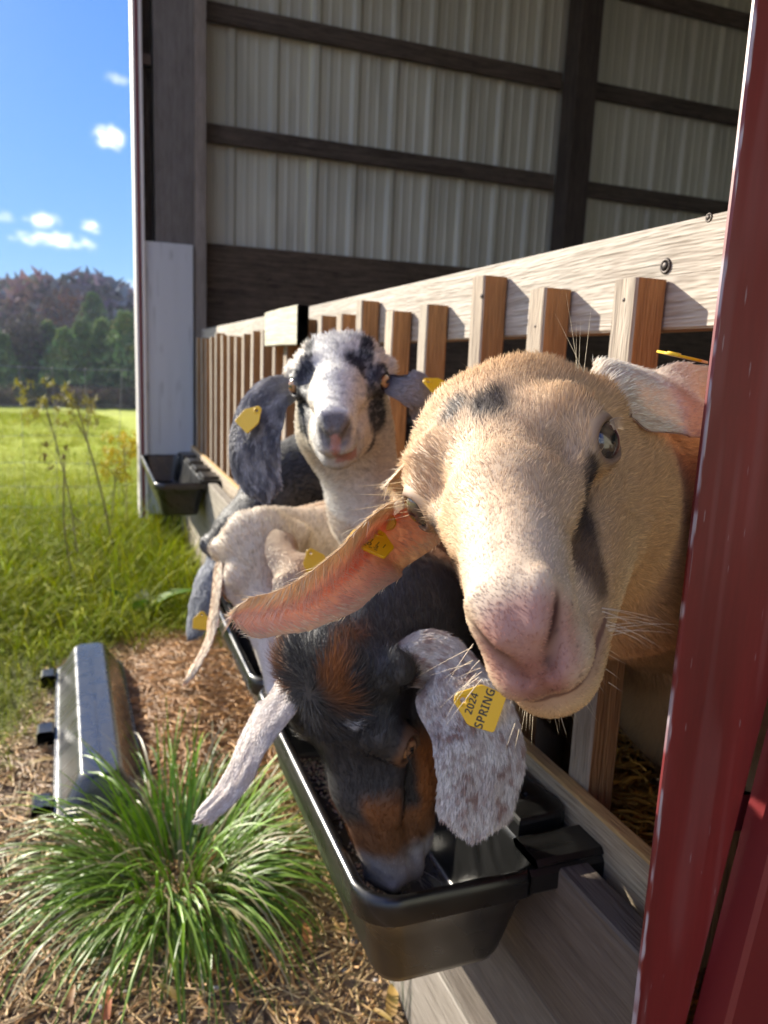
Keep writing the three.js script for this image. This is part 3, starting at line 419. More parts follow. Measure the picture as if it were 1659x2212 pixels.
// ---------------------------------------------------------------- far trees
{
  const fol = leafM({ roughness: 0.8, transmission: 0.2 }), bark = std({ color: rgb(0.07, 0.055, 0.045), roughness: 0.9 });
  const crown = (seed, n, shape, c0, c1, s) => { const r = rng(seed), pos = [], col = [], idx = []; for (let i = 0; i < n; i++) { const p = shape(r); const k = 0.5 + 0.9 * vn(p.x * 0.9 + 5, p.y * 0.9, p.z * 0.9 + seed), c = c0.map((q, j) => lerp(q, c1[j], clamp(k - 0.3, 0, 1)) * (0.8 + 0.4 * r())), b = pos.length / 3, a = V(r() - 0.5, r() - 0.5, r() - 0.5).normalize(), e = V(r() - 0.5, r() - 0.5, r() - 0.5).normalize(), q = s * (0.5 + r()); pos.push(p.x, p.y, p.z, p.x + a.x * q, p.y + a.y * q, p.z + a.z * q, p.x + e.x * q, p.y + e.y * q, p.z + e.z * q); col.push(...c, ...c, ...c); idx.push(b, b + 1, b + 2); } return geoFrom(pos, idx, col); };
  const pine = (h, w) => (r) => { const t = Math.pow(r(), 0.7), a = r() * 6.283, tier = 0.62 + 0.38 * Math.cos(t * 34 + Math.sin(a * 5) * 1.5), R = w * Math.pow(1 - t, 0.85) * tier * (0.75 + 0.5 * vn(a * 1.7, t * 9, w)) * 1.25 + 0.08; const q = Math.sqrt(0.3 + 0.7 * r()); return V(R * q * Math.cos(a), h * (0.08 + 0.92 * t) - R * 0.22 * q, R * q * Math.sin(a)); };
  const round = (h, w) => (r) => { const a = r() * 6.283, b = Math.acos(2 * r() - 1), k = Math.pow(r(), 0.35) * (0.75 + 0.35 * vn(a * 1.6, b * 2.2, h)); return V(w * k * Math.sin(b) * Math.cos(a), h * 0.6 + h * 0.4 * k * Math.cos(b), w * k * Math.sin(b) * Math.sin(a)); };
  const trunk = (h, r0) => { const g = new THREE.CylinderGeometry(r0 * 0.4, r0, h, 8, 3); g.translate(0, h / 2, 0); return g; };
  const tree = (name, label, u, z, h, kind, seed, group) => {
    const t = thing(name, label, 'tree', group), p = at(u, 800, { z }); t.position.set(p.x, hillY(p.x, z) - 0.1, z);
    if (kind === 'pine') { mesh('trunk', trunk(h * 0.95, 0.16), bark, t); mesh('crown', crown(seed, 3600, pine(h, h * 0.46), [0.04, 0.07, 0.045], [0.20, 0.27, 0.09], 0.5), fol, t); }
    else { const gs = [trunk(h * 0.7, 0.2)]; const r = rng(seed); for (let i = 0; i < 16; i++) { const a = r() * 6.3, y = h * (0.3 + 0.4 * r()); gs.push(tube([V(0, y, 0), V(Math.cos(a) * h * 0.12, y + h * 0.14, Math.sin(a) * h * 0.12), V(Math.cos(a) * h * 0.2, y + h * 0.3, Math.sin(a) * h * 0.2)], 0.05, 5, 4)); } const m = mergeGeometries(gs.map((g) => g.toNonIndexed())); mesh('trunk', m, std({ color: rgb(0.10, 0.085, 0.08), roughness: 0.9 }), t); mesh('crown', crown(seed, 2200, round(h, h * 0.33), kind === 'rust' ? [0.10, 0.045, 0.03] : [0.06, 0.05, 0.045], kind === 'rust' ? [0.2, 0.09, 0.05] : [0.12, 0.10, 0.08], 0.3), fol, t); }
    return t;
  };
  const D = (u) => u;
  tree('pine_tree', 'dark pine at the right end of the tree line by the barn trim', 272, -70, 7.4, 'pine', 11); tree('pine_tree', 'light green pine second from the barn trim', 222, -73, 6.8, 'pine', 12);
  tree('pine_tree', 'tall green pine in the middle of the tree line', 180, -72, 6.6, 'pine', 13); tree('pine_tree', 'dark pine left of the middle pine', 143, -70, 5.8, 'pine', 14);
  tree('pine_tree', 'broad pine beside the bare grey trees', 108, -74, 6.4, 'pine', 15); tree('pine_tree', 'small pine at the left picture edge', 6, -72, 5.2, 'pine', 16);
  tree('pine_tree', 'dark pine standing higher behind the tree line', 205, -88, 10.0, 'pine', 17);
  tree('pine_tree', 'dark pine beyond the barn trim on the slope', 298, -92, 9.0, 'pine', 21);
  tree('bare_tree', 'grey leafless tree left of the pines', 62, -74, 7.6, 'grey', 18); tree('bare_tree', 'smaller grey leafless tree nearer the left edge', 34, -76, 6.4, 'grey', 19);
  tree('rust_tree', 'rust brown autumn tree above the pines', 150, -110, 12.5, 'rust', 20);
  // the wood on the hill and the brush along the field edge
  const inst = (name, label, geo, n, seed, place, cols) => { const r = rng(seed), o = new THREE.Object3D(), im = new THREE.InstancedMesh(geo, fol, n); for (let i = 0; i < n; i++) { const p = place(r); o.position.set(p[0], hillY(p[0], p[1]) - 0.2, p[1]); o.rotation.y = r() * 6.28; o.scale.set(p[2] * (0.8 + 0.5 * r()), p[2], p[2] * (0.8 + 0.5 * r())); o.updateMatrix(); im.setMatrixAt(i, o.matrix); const c = cols[Math.floor(r() * cols.length)], k = 0.7 + 0.5 * r(); im.setColorAt(i, new THREE.Color(c[0] * k, c[1] * k, c[2] * k)); } im.name = numbered(name); scene.add(im); tag(im, label, 'trees', null, 'stuff'); };
  inst('far_wood', 'brown and grey autumn wood covering the far hill', crown(31, 900, round(9, 3.6), [0.6, 0.6, 0.6], [1, 1, 1], 0.9), 1500, 32, (r) => { const z = -115 - r() * 330, a = -0.62 + r() * 0.95; return [-z * a * -1 * -1, z, 1 + 0.7 * r()]; }, [[0.21, 0.18, 0.19], [0.19, 0.175, 0.20], [0.23, 0.16, 0.135], [0.15, 0.16, 0.13], [0.20, 0.18, 0.20]]);  // colours lightened towards grey blue, painting distance haze into the wood
  inst('field_brush', 'brown weedy brush along the far edge of the pasture', crown(33, 260, round(1.5, 1.0), [0.7, 0.7, 0.7], [1, 1, 1], 0.22), 500, 34, (r) => { const z = -62.5 - r() * 7, a = -0.5 + r() * 0.7; return [-z * a, z, 0.5 + 0.7 * r()]; }, [[0.12, 0.085, 0.055], [0.16, 0.11, 0.06], [0.09, 0.075, 0.045], [0.07, 0.08, 0.03]]);
}
// ---------------------------------------------------------------- goats: one continuous body from a smooth distance field, fur strands over it
const smin = (a, b, k) => { const h = Math.max(k - Math.abs(a - b), 0) / k; return Math.min(a, b) - h * h * k * 0.25; };
const smax = (a, b, k) => -smin(-a, -b, k);
const sph = (x, y, z, a, b, c, r) => Math.hypot(x - a, y - b, z - c) - r;
function cone(x, y, z, ax, ay, az, bx, by, bz, ra, rb) { const dx = bx - ax, dy = by - ay, dz = bz - az; let t = ((x - ax) * dx + (y - ay) * dy + (z - az) * dz) / (dx * dx + dy * dy + dz * dz); t = t < 0 ? 0 : t > 1 ? 1 : t; return Math.sqrt((x - ax - dx * t) ** 2 + (y - ay - dy * t) ** 2 + (z - az - dz * t) ** 2) - (ra + (rb - ra) * t); }
function ell(x, y, z, cx, cy, cz, a, b, c) { x -= cx; y -= cy; z -= cz; const k0 = Math.sqrt((x / a) ** 2 + (y / b) ** 2 + (z / c) ** 2), k1 = Math.sqrt((x / a / a) ** 2 + (y / b / b) ** 2 + (z / c / c) ** 2); return k1 > 1e-9 ? k0 * (k0 - 1) / k1 : -Math.min(a, b, c); }
const EYE = [0.0485, 0.0065, 0.002];
// head: x to the goat's left, y up from the brow, z along the face to the nose, metres for a head 0.13 wide
const nostril = (x, y, z) => Math.min(cone(x, y, z, 0.0050, -0.0235, 0.1655, 0.0120, -0.0150, 0.1640, 0.0020, 0.0048), cone(x, y, z, 0.0120, -0.0150, 0.1640, 0.0205, 0.0010, 0.1530, 0.0048, 0.0022));
function headField(X, y, z) {
  const x = Math.abs(X);
  let d = ell(x, y, z, 0, 0.006, -0.046, 0.048, 0.042, 0.056);
  d = smin(d, ell(x, y, z, 0.012, 0.036, -0.076, 0.030, 0.016, 0.026), 0.03);
  d = smin(d, cone(x, y, z, 0, 0.022, -0.03, 0, 0.0125, 0.055, 0.024, 0.0195), 0.02);
  d = smin(d, cone(x, y, z, 0, 0.0125, 0.055, 0, -0.003, 0.137, 0.0195, 0.0165), 0.02);
  d = smin(d, cone(x, y, z, 0.013, 0.012, -0.03, 0.010, 0.0060, 0.055, 0.024, 0.0200), 0.012);
  d = smin(d, cone(x, y, z, 0.010, 0.0060, 0.055, 0.005, -0.006, 0.137, 0.0195, 0.0150), 0.012);
  d = smin(d, cone(x, y, z, 0.021, -0.034, -0.012, 0.0085, -0.027, 0.11, 0.030, 0.0180), 0.010);
  d = smin(d, cone(x, y, z, 0.026, -0.066, -0.040, 0.006, -0.046, 0.10, 0.026, 0.0185), 0.022);
  d = smin(d, cone(x, y, z, 0.040, 0.004, 0.016, 0.023, 0.001, 0.080, 0.0095, 0.006), 0.010);
  d = smin(d, ell(x, y, z, 0, -0.0465, 0.127, 0.0205, 0.0150, 0.0245), 0.016);
  d = smin(d, ell(x, y, z, 0, -0.012, 0.145, 0.0170, 0.0180, 0.0205), 0.014);
  d = smin(d, ell(x, y, z, 0.0070, -0.0285, 0.141, 0.0150, 0.0130, 0.0235), 0.011);
  d = smin(d, sph(x, y, z, 0.040, 0.021, -0.012, 0.0180), 0.022);
  d = smin(d, cone(x, y, z, 0.038, 0.018, -0.060, 0.058, 0.010, -0.066, 0.020, 0.016), 0.016);
  if (z > 0.08) {
    d = smax(d, -Math.min(cone(x, y, z, 0, -0.0400, 0.170, 0.014, -0.0395, 0.156, 0.0014, 0.0018), cone(x, y, z, 0.014, -0.0395, 0.156, 0.0330, -0.0365, 0.108, 0.0018, 0.0018)), 0.003);
    d = smax(d, -nostril(x, y, z), 0.003);
    d = smin(d, cone(x, y, z, 0.0065, -0.006, 0.161, 0.0135, 0.005, 0.148, 0.0030, 0.0035), 0.009);
    d = smax(d, -cone(x, y, z, 0, -0.025, 0.1680, 0, -0.037, 0.166, 0.0006, 0.0009), 0.003);
  }
  if (z > -0.05 && z < 0.05 && x > 0.022) {
    d = smin(d, sph(x, y, z, ...EYE, 0.0172), 0.010);
    d = smax(d, -ell(x, y, z, EYE[0] + 0.0135, EYE[1] - 0.0005, EYE[2] + 0.0080, 0.0130, 0.0100, 0.0145), 0.003);
  }
  return d + 0.0010;
}
function surfaceNets(f, mn, mx, h) {
  const nx = Math.ceil((mx.x - mn.x) / h) + 1, ny = Math.ceil((mx.y - mn.y) / h) + 1, nz = Math.ceil((mx.z - mn.z) / h) + 1, v = new Float32Array(nx * ny * nz), B = 6, rad = B * h * 0.87 * 1.5;
  const id = (i, j, k) => (k * ny + j) * nx + i;
  for (let k0 = 0; k0 < nz; k0 += B) for (let j0 = 0; j0 < ny; j0 += B) for (let i0 = 0; i0 < nx; i0 += B) {
    const c = f(mn.x + (i0 + B / 2) * h, mn.y + (j0 + B / 2) * h, mn.z + (k0 + B / 2) * h), far = Math.abs(c) > rad, k1 = Math.min(nz, k0 + B), j1 = Math.min(ny, j0 + B), i1 = Math.min(nx, i0 + B);
    for (let k = k0; k < k1; k++) for (let j = j0; j < j1; j++) for (let i = i0; i < i1; i++) v[id(i, j, k)] = far ? c : f(mn.x + i * h, mn.y + j * h, mn.z + k * h);
  }
  const cell = new Int32Array(nx * ny * nz).fill(-1), pos = [], idx = [];
  for (let k = 0; k < nz - 1; k++) for (let j = 0; j < ny - 1; j++) for (let i = 0; i < nx - 1; i++) {
    let m = 0; for (let q = 0; q < 8; q++) if (v[id(i + (q & 1), j + ((q >> 1) & 1), k + (q >> 2))] < 0) m |= 1 << q;
    if (m === 0 || m === 255) continue;
    let x = 0, y = 0, z = 0, n = 0;
    for (let a = 0; a < 8; a++) for (const bit of [1, 2, 4]) if (!(a & bit)) { const b = a | bit; if (((m >> a) & 1) !== ((m >> b) & 1)) { const va = v[id(i + (a & 1), j + ((a >> 1) & 1), k + (a >> 2))], vb = v[id(i + (b & 1), j + ((b >> 1) & 1), k + (b >> 2))], t = va / (va - vb); x += (a & 1) + (bit === 1 ? t : 0); y += ((a >> 1) & 1) + (bit === 2 ? t : 0); z += (a >> 2) + (bit === 4 ? t : 0); n++; } }
    cell[id(i, j, k)] = pos.length / 3; pos.push(mn.x + (i + x / n) * h, mn.y + (j + y / n) * h, mn.z + (k + z / n) * h);
  }
  for (let k = 1; k < nz - 1; k++) for (let j = 1; j < ny - 1; j++) for (let i = 1; i < nx - 1; i++) {
    const a = v[id(i, j, k)] < 0;
    [[1, 0, 0], [0, 1, 0], [0, 0, 1]].forEach(([dx, dy, dz], e) => {
      if (a === v[id(i + dx, j + dy, k + dz)] < 0) return;
      const q = e === 0 ? [[0, 0, 0], [0, -1, 0], [0, -1, -1], [0, 0, -1]] : e === 1 ? [[0, 0, 0], [0, 0, -1], [-1, 0, -1], [-1, 0, 0]] : [[0, 0, 0], [-1, 0, 0], [-1, -1, 0], [0, -1, 0]];
      const c = q.map(([s, t, u]) => cell[id(i + s, j + t, k + u)]); if (c.some((w) => w < 0)) return;
      a ? idx.push(c[0], c[2], c[1], c[0], c[3], c[2]) : idx.push(c[0], c[1], c[2], c[0], c[2], c[3]);
    });
  }
  const nor = new Float32Array(pos.length), e = h * 0.5;
  for (let i = 0; i < pos.length; i += 3) { const x = pos[i], y = pos[i + 1], z = pos[i + 2], a = f(x + e, y, z) - f(x - e, y, z), b = f(x, y + e, z) - f(x, y - e, z), c = f(x, y, z + e) - f(x, y, z - e), l = Math.hypot(a, b, c) || 1; nor[i] = a / l; nor[i + 1] = b / l; nor[i + 2] = c / l; }
  if (idx.length) { const [A, Bq, C] = idx.slice(0, 3).map((k) => V(pos[k * 3], pos[k * 3 + 1], pos[k * 3 + 2])), n = V(0, 0, 0).crossVectors(Bq.sub(A), C.clone().sub(A)), k = idx[0] * 3; if (n.dot(V(nor[k], nor[k + 1], nor[k + 2])) < 0) for (let i = 0; i < idx.length; i += 3) { const t = idx[i]; idx[i] = idx[i + 1]; idx[i + 1] = t; } }
  return { pos, idx, nor };
}
// ear: a folded sheet with thickness along a curve; out = direction its hairy outer side faces
function earSheet(pts, widths, outs, { cup = 0.3, thick = 0.0035, nu = 44, nv = 18, roll = 0 } = {}) {
  const cv = new THREE.CatmullRomCurve3(pts), wl = (arr, t) => { const q = t * (arr.length - 1), i = Math.min(arr.length - 2, Math.floor(q)), f = q - i, s = f * f * (3 - 2 * f); return lerp(arr[i], arr[i + 1], s); };
  const pos = [], idx = [], meta = [];
  const P = (t, a, side) => {
    const c = cv.getPoint(t), T = cv.getTangent(t), o = V(wl(outs.map((q) => q.x), t), wl(outs.map((q) => q.y), t), wl(outs.map((q) => q.z), t)); o.addScaledVector(T, -o.dot(T)).normalize();
    const S = V(0, 0, 0).crossVectors(T, o), tip = Math.sqrt(clamp((1 - t) / 0.09, 0, 1)), w = wl(widths, t) * Math.min(1, tip), wav = 1 + 0.02 * Math.sin(t * 23), q = a * (1 + roll * 0.3), cc = (typeof cup === 'number' ? cup : wl(cup, t)), th = thick * (0.35 + 0.65 * (1 - a * a)) * (0.4 + 0.6 * tip);
    return c.addScaledVector(S, w * 0.5 * q * wav).addScaledVector(o, -cc * w * a * a * 0.9 + 0.004 * (vn(t * 9, a * 3, 3) - 0.5) + side * th * 0.5);
  };
  for (const side of [1, -1]) for (let i = 0; i <= nu; i++) for (let j = 0; j <= nv; j++) { const t = i / nu, a = (j / nv) * 2 - 1, p = P(t, a, side); pos.push(p.x, p.y, p.z); meta.push([t, a, side]); }
  const n = (nu + 1) * (nv + 1), I = (i, j, s) => s * n + i * (nv + 1) + j;
  for (let i = 0; i < nu; i++) for (let j = 0; j < nv; j++) { idx.push(I(i, j, 0), I(i + 1, j, 0), I(i, j + 1, 0), I(i, j + 1, 0), I(i + 1, j, 0), I(i + 1, j + 1, 0)); idx.push(I(i, j, 1), I(i, j + 1, 1), I(i + 1, j, 1), I(i, j + 1, 1), I(i + 1, j + 1, 1), I(i + 1, j, 1)); }
  for (let i = 0; i < nu; i++) for (const j of [0, nv]) idx.push(I(i, j, 0), I(i, j, 1), I(i + 1, j, 0), I(i, j, 1), I(i + 1, j, 1), I(i + 1, j, 0));
  const g = geoFrom(pos, idx); const A = g.attributes.normal, mid = Math.floor(nu / 2) * (nv + 1) + Math.floor(nv / 2), T = outs[Math.floor(outs.length / 2)];
  if (A.getX(mid) * T.x + A.getY(mid) * T.y + A.getZ(mid) * T.z < 0) { const ix = g.index.array; for (let i = 0; i < ix.length; i += 3) { const q = ix[i]; ix[i] = ix[i + 1]; ix[i + 1] = q; } g.computeVertexNormals(); }
  return { g, meta, curve: cv, at: P, outAt: (t) => V(wl(outs.map((q) => q.x), t), wl(outs.map((q) => q.y), t), wl(outs.map((q) => q.z), t)) };
}
const skinM = std({ vertexColors: true, roughness: 0.62 });
const earM = phys({ vertexColors: true, roughness: 1, transmission: 0.55, thickness: 0, specularIntensity: 0.3 });
const furM = phys({ vertexColors: true, roughness: 0.6, transmission: 0.22, thickness: 0, specularIntensity: 0.35, side: THREE.DoubleSide });
const whiskM = std({ vertexColors: true, roughness: 0.45, side: THREE.DoubleSide });
// spec: { name, label, group, s, T, X, Y, Z, neck: [[point, radius], ...], body: [[a, b, ra, rb], ...], ears: [...], coat(head local, world, part), fur: {...}, fine, coarse }
function goat(sp) {
  const root = thing('goat', sp.label, 'goat', sp.group), { s, T } = sp, wx = sp.wx ?? 1, X = V(...sp.X).normalize(), Z0 = V(...sp.Z), Z = Z0.addScaledVector(X, -Z0.dot(X)).normalize(), Y = V(0, 0, 0).crossVectors(Z, X);
  if (Y.dot(V(...sp.Y)) < 0) console.log('left-handed pose', sp.label);
  const L2W = (x, y, z) => ((x *= wx), V(T.x + s * (X.x * x + Y.x * y + Z.x * z), T.y + s * (X.y * x + Y.y * y + Z.y * z), T.z + s * (X.z * x + Y.z * y + Z.z * z))), dir = (x, y, z) => V(X.x * x + Y.x * y + Z.x * z, X.y * x + Y.y * y + Z.y * z, X.z * x + Y.z * y + Z.z * z);
  const W2L = (x, y, z) => { x -= T.x; y -= T.y; z -= T.z; return [(X.x * x + X.y * y + X.z * z) / s / wx, (Y.x * x + Y.y * y + Y.z * z) / s, (Z.x * x + Z.y * y + Z.z * z) / s]; };
  const nk = sp.neck(L2W), bd = sp.body ? sp.body(L2W) : [];
  const field = (x, y, z) => {
    const l = W2L(x, y, z), rr = Math.hypot(l[0], l[1], l[2] - 0.03); let d = rr > 0.28 ? (rr - 0.18) * s : headField(l[0], l[1], l[2]) * s;
    for (let i = 0; i < nk.length - 1; i++) { const [a, ra] = nk[i], [b, rb] = nk[i + 1]; d = smin(d, cone(x, y, z, a.x, a.y, a.z, b.x, b.y, b.z, ra, rb), i ? 0.05 : sp.nk0 ?? 0.035); }
    for (const [a, b, ra, rb, k] of bd) d = smin(d, cone(x, y, z, a.x, a.y, a.z, b.x, b.y, b.z, ra, rb), k ?? 0.06);
    return d;
  };
  // fine grid over head and neck, coarse over the rest
  const mn = V(1e9, 1e9, 1e9), mx = V(-1e9, -1e9, -1e9), grow = (p, r) => { mn.min(V(p.x - r, p.y - r, p.z - r)); mx.max(V(p.x + r, p.y + r, p.z + r)); };
  for (const q of [[0.09, 0.07, -0.11], [-0.09, 0.07, -0.11], [0.09, -0.11, -0.11], [-0.09, -0.11, -0.11], [0.05, -0.08, 0.185], [-0.05, -0.08, 0.185], [0.05, 0.05, 0.185], [-0.05, 0.05, 0.185]]) grow(L2W(...q), 0.004);
  for (const [p, r, f] of nk) if (f) grow(p, r + 0.02);
  const parts = [surfaceNets(field, mn, mx, sp.fine)];
  if (bd.length) {
    const a = V(1e9, 1e9, 1e9), b = V(-1e9, -1e9, -1e9); for (const [p, q, r1, r2] of bd) for (const [c, r] of [[p, r1], [q, r2]]) { a.min(V(c.x - r - 0.05, c.y - r - 0.05, c.z - r - 0.05)); b.max(V(c.x + r + 0.05, c.y + r + 0.05, c.z + r + 0.05)); } for (const [c, r] of nk) { a.min(V(c.x - r - 0.02, c.y - r - 0.02, c.z - r - 0.02)); b.max(V(c.x + r + 0.02, c.y + r + 0.02, c.z + r + 0.02)); }
    const inset = sp.fine * 2; parts.push(surfaceNets((x, y, z) => { const d = field(x, y, z); const q = Math.min(x - mn.x, mx.x - x, y - mn.y, mx.y - y, z - mn.z, mx.z - z); return q > 0 ? d + Math.min(q, 0.012) : d; }, a, b, sp.coarse ?? 0.012));
  }
  const geos = parts.filter((q) => q.pos.length).map(({ pos, idx, nor }) => { const col = []; for (let i = 0; i < pos.length; i += 3) col.push(...sp.coat(W2L(pos[i], pos[i + 1], pos[i + 2]), pos[i], pos[i + 1], pos[i + 2], 'body').map((q) => q * 0.82)); return geoFrom(pos, idx, col, null, nor); });
  const ears = sp.ears ? sp.ears(L2W, dir).map((e) => { const r = earSheet(e.pts, e.widths, e.outs, e.opt); const col = []; r.meta.forEach(([t, a, side]) => col.push(...e.col(t, a, side))); r.g.setAttribute('color', new THREE.Float32BufferAttribute(col, 3)); return { ...e, ...r }; }) : [];
  const skin = mergeGeometries(geos), nSkin = skin.index.count, all = ears.length ? mergeGeometries([skin, ...ears.map((e) => e.g)]) : skin;
  all.clearGroups(); all.addGroup(0, nSkin, 0); if (ears.length) all.addGroup(nSkin, all.index.count - nSkin, 1);
  mesh('body', all, [skinM, earM], root);
  // fur
  const A = { pos: [], nor: [], col: [], idx: [] }, r = rng(sp.seed), camP = V(0, 1, 0);
  const strand = (p, n, t, len, w, c0, c1, lift) => {
    const b = A.pos.length / 3, sd = V(0, 0, 0).crossVectors(t, n).addScaledVector(n, (r() - 0.5) * 0.8).normalize(), p1 = p.clone().addScaledVector(t, len * 0.5).addScaledVector(n, len * 0.5 * lift), p2 = p1.clone().addScaledVector(t, len * 0.5).addScaledVector(n, len * 0.5 * lift * 0.45); p = p.clone().addScaledVector(n, -0.0004);
    const nn = n.clone().addScaledVector(t, -0.25).normalize(), tilt = sd.clone().multiplyScalar(0.35);
    for (const [q, ww, sg] of [[p, w, 1], [p, w, -1], [p1, w * 0.8, 1], [p1, w * 0.8, -1], [p2, 0, 0]]) { A.pos.push(q.x + sd.x * ww * sg * 0.5, q.y + sd.y * ww * sg * 0.5, q.z + sd.z * ww * sg * 0.5); const m = nn.clone().addScaledVector(tilt, sg).normalize(); A.nor.push(m.x, m.y, m.z); }
    A.col.push(...c0, ...c0, ...c1, ...c1, ...c1); A.idx.push(b, b + 2, b + 1, b + 1, b + 2, b + 3, b + 2, b + 4, b + 3);
  };
  const F = sp.fur;
  const sample = (g, n, wt, emit) => {
    const P = g.attributes.position, N = g.attributes.normal, ix = g.index.array, nt = ix.length / 3, cum = new Float64Array(nt), a = V(), b = V(), c = V(); let tot = 0;
    for (let i = 0; i < nt; i++) { a.fromBufferAttribute(P, ix[i * 3]); b.fromBufferAttribute(P, ix[i * 3 + 1]); c.fromBufferAttribute(P, ix[i * 3 + 2]); const ctr = a.clone().add(b).add(c).multiplyScalar(1 / 3), nn = V().fromBufferAttribute(N, ix[i * 3]); b.sub(a); c.sub(a); const ar = V().crossVectors(b, c).length() * 0.5; tot += ar * wt(ctr, nn, i); cum[i] = tot; }
    for (let k = 0; k < n; k++) {
      const q = r() * tot; let lo = 0, hi = nt - 1; while (lo < hi) { const m = (lo + hi) >> 1; cum[m] < q ? lo = m + 1 : hi = m; }
      let u = r(), v = r(); if (u + v > 1) { u = 1 - u; v = 1 - v; } const [i0, i1, i2] = [ix[lo * 3], ix[lo * 3 + 1], ix[lo * 3 + 2]], w = 1 - u - v, L = (at, o) => o.set(at.getX(i0) * w + at.getX(i1) * u + at.getX(i2) * v, at.getY(i0) * w + at.getY(i1) * u + at.getY(i2) * v, at.getZ(i0) * w + at.getZ(i1) * u + at.getZ(i2) * v);
      emit(L(P, V()), L(N, V()).normalize(), i0);
    }
  };
  const dist = (p) => p.distanceTo(camP);
  const face = (p, n) => { const v = camP.clone().sub(p).normalize().dot(n); return v > -0.45 ? 1 : 0.25; };
  sample(skin, F.n, (p, n) => { const l = W2L(p.x, p.y, p.z); return face(p, n) * (F.weight ? F.weight(l, p) : 1); }, (p, n) => {
    const l = W2L(p.x, p.y, p.z), ex = Math.hypot(Math.abs(l[0]) - 0.058, l[1] - 0.006, (l[2] - 0.0085) * 0.8);
    if (ex < 0.0160) return; const x = Math.abs(l[0]);
    if (l[2] > 0.08) { if (nostril(x, l[1], l[2]) < 0.0012) return; const dm = Math.abs(l[1] + 0.0400 + (l[2] - 0.15) * 0.06); if (dm < 0.0036 && l[2] > 0.1 && x < 0.04 && n.dot(Z) > -0.2) return; }
    const h = F.len(l, p), hd = Math.hypot(l[0], l[1], l[2] - 0.03) < 0.21;
    let t = hd ? dir(l[0] * 5 + F.swirl(l)[0], F.swirl(l)[1], -1 + (F.swirl(l)[2] || 0)) : V(...F.flow(p.x, p.y, p.z, l));
    const nz = V(vn(p.x * 90, p.y * 90, p.z * 90) - 0.5, vn(p.x * 90 + 50, p.y * 90, p.z * 90) - 0.5, vn(p.x * 90, p.y * 90 + 50, p.z * 90) - 0.5);
    t.normalize().addScaledVector(nz, 0.9).add(V(r() - 0.5, r() - 0.5, r() - 0.5).multiplyScalar(0.35)); t.addScaledVector(n, -t.dot(n)).normalize();
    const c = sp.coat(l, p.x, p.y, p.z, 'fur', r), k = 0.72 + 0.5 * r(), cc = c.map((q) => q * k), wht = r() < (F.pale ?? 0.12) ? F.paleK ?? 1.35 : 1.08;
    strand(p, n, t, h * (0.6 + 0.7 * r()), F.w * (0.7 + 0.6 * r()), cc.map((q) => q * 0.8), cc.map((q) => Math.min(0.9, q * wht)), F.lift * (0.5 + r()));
  });
  for (const e of ears) {
    const T0 = e.curve;
    sample(e.g, e.fur ?? 0, (p, n, i) => 1, (p, n, i0) => {
      const [t, a, side] = e.meta[i0]; if (e.keep && !e.keep(t, a, side, r)) return; const tg = T0.getTangent(clamp(t, 0, 1)); let d = tg.clone(); const out = e.outAt(t), S = V().crossVectors(tg, out).normalize();
      if (e.flow) d = e.flow(tg, S, out, t, a, side); d.add(V(r() - 0.5, r() - 0.5, r() - 0.5).multiplyScalar(0.5)); d.addScaledVector(n, -d.dot(n)).normalize();
      const c = (e.furCol ?? e.col)(t, a, side, r), k = 0.75 + 0.5 * r(); strand(p, n, d, (e.len ? e.len(t, a, side) : 0.006) * (0.6 + 0.7 * r()), F.w * (e.fw ?? 0.9) * (0.7 + 0.6 * r()), c.map((q) => q * k * 0.85), c.map((q) => Math.min(0.9, q * k * 1.12)), (e.lift ?? 0.25) * (0.5 + r()));
    });
  }
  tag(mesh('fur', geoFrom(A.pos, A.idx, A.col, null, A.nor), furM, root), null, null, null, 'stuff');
  // eyes
  for (const sd of [1, -1]) {
    const E = sp.eye ?? {}, g = new THREE.SphereGeometry(0.0132 * s, 48, 36), col = [], P = g.attributes.position, gz = dir(0.80 * sd, 0.08, 0.42).normalize(), hz = dir(-0.42 * sd, 0, 0.80).normalize(), vt = V().crossVectors(gz, hz).normalize();
    for (let i = 0; i < P.count; i++) { const q = V().fromBufferAttribute(P, i).normalize(), a = q.dot(hz), b = q.dot(vt), f = q.dot(gz), rr = Math.hypot(a * 0.85, b); let c = E.white ?? [0.10, 0.07, 0.05]; if (f > 0 && rr < 0.62) { const st = 0.75 + 0.5 * vn(Math.atan2(b, a) * 9, rr * 3, 2); c = (E.iris ?? [0.30, 0.19, 0.08]).map((u) => u * st * (1 - 0.4 * sstep(0.5, 0.62, rr))); if (Math.abs(b) < 0.15 && Math.abs(a) < 0.42) c = [0.006, 0.006, 0.008]; } col.push(...c); }
    g.setAttribute('color', new THREE.Float32BufferAttribute(col, 3));
    const o = mesh('eye', g, phys({ vertexColors: true, roughness: 0.12, clearcoat: 1, clearcoatRoughness: 0.03 }), root); o.position.copy(L2W(EYE[0] * sd, EYE[1], EYE[2]));
  }
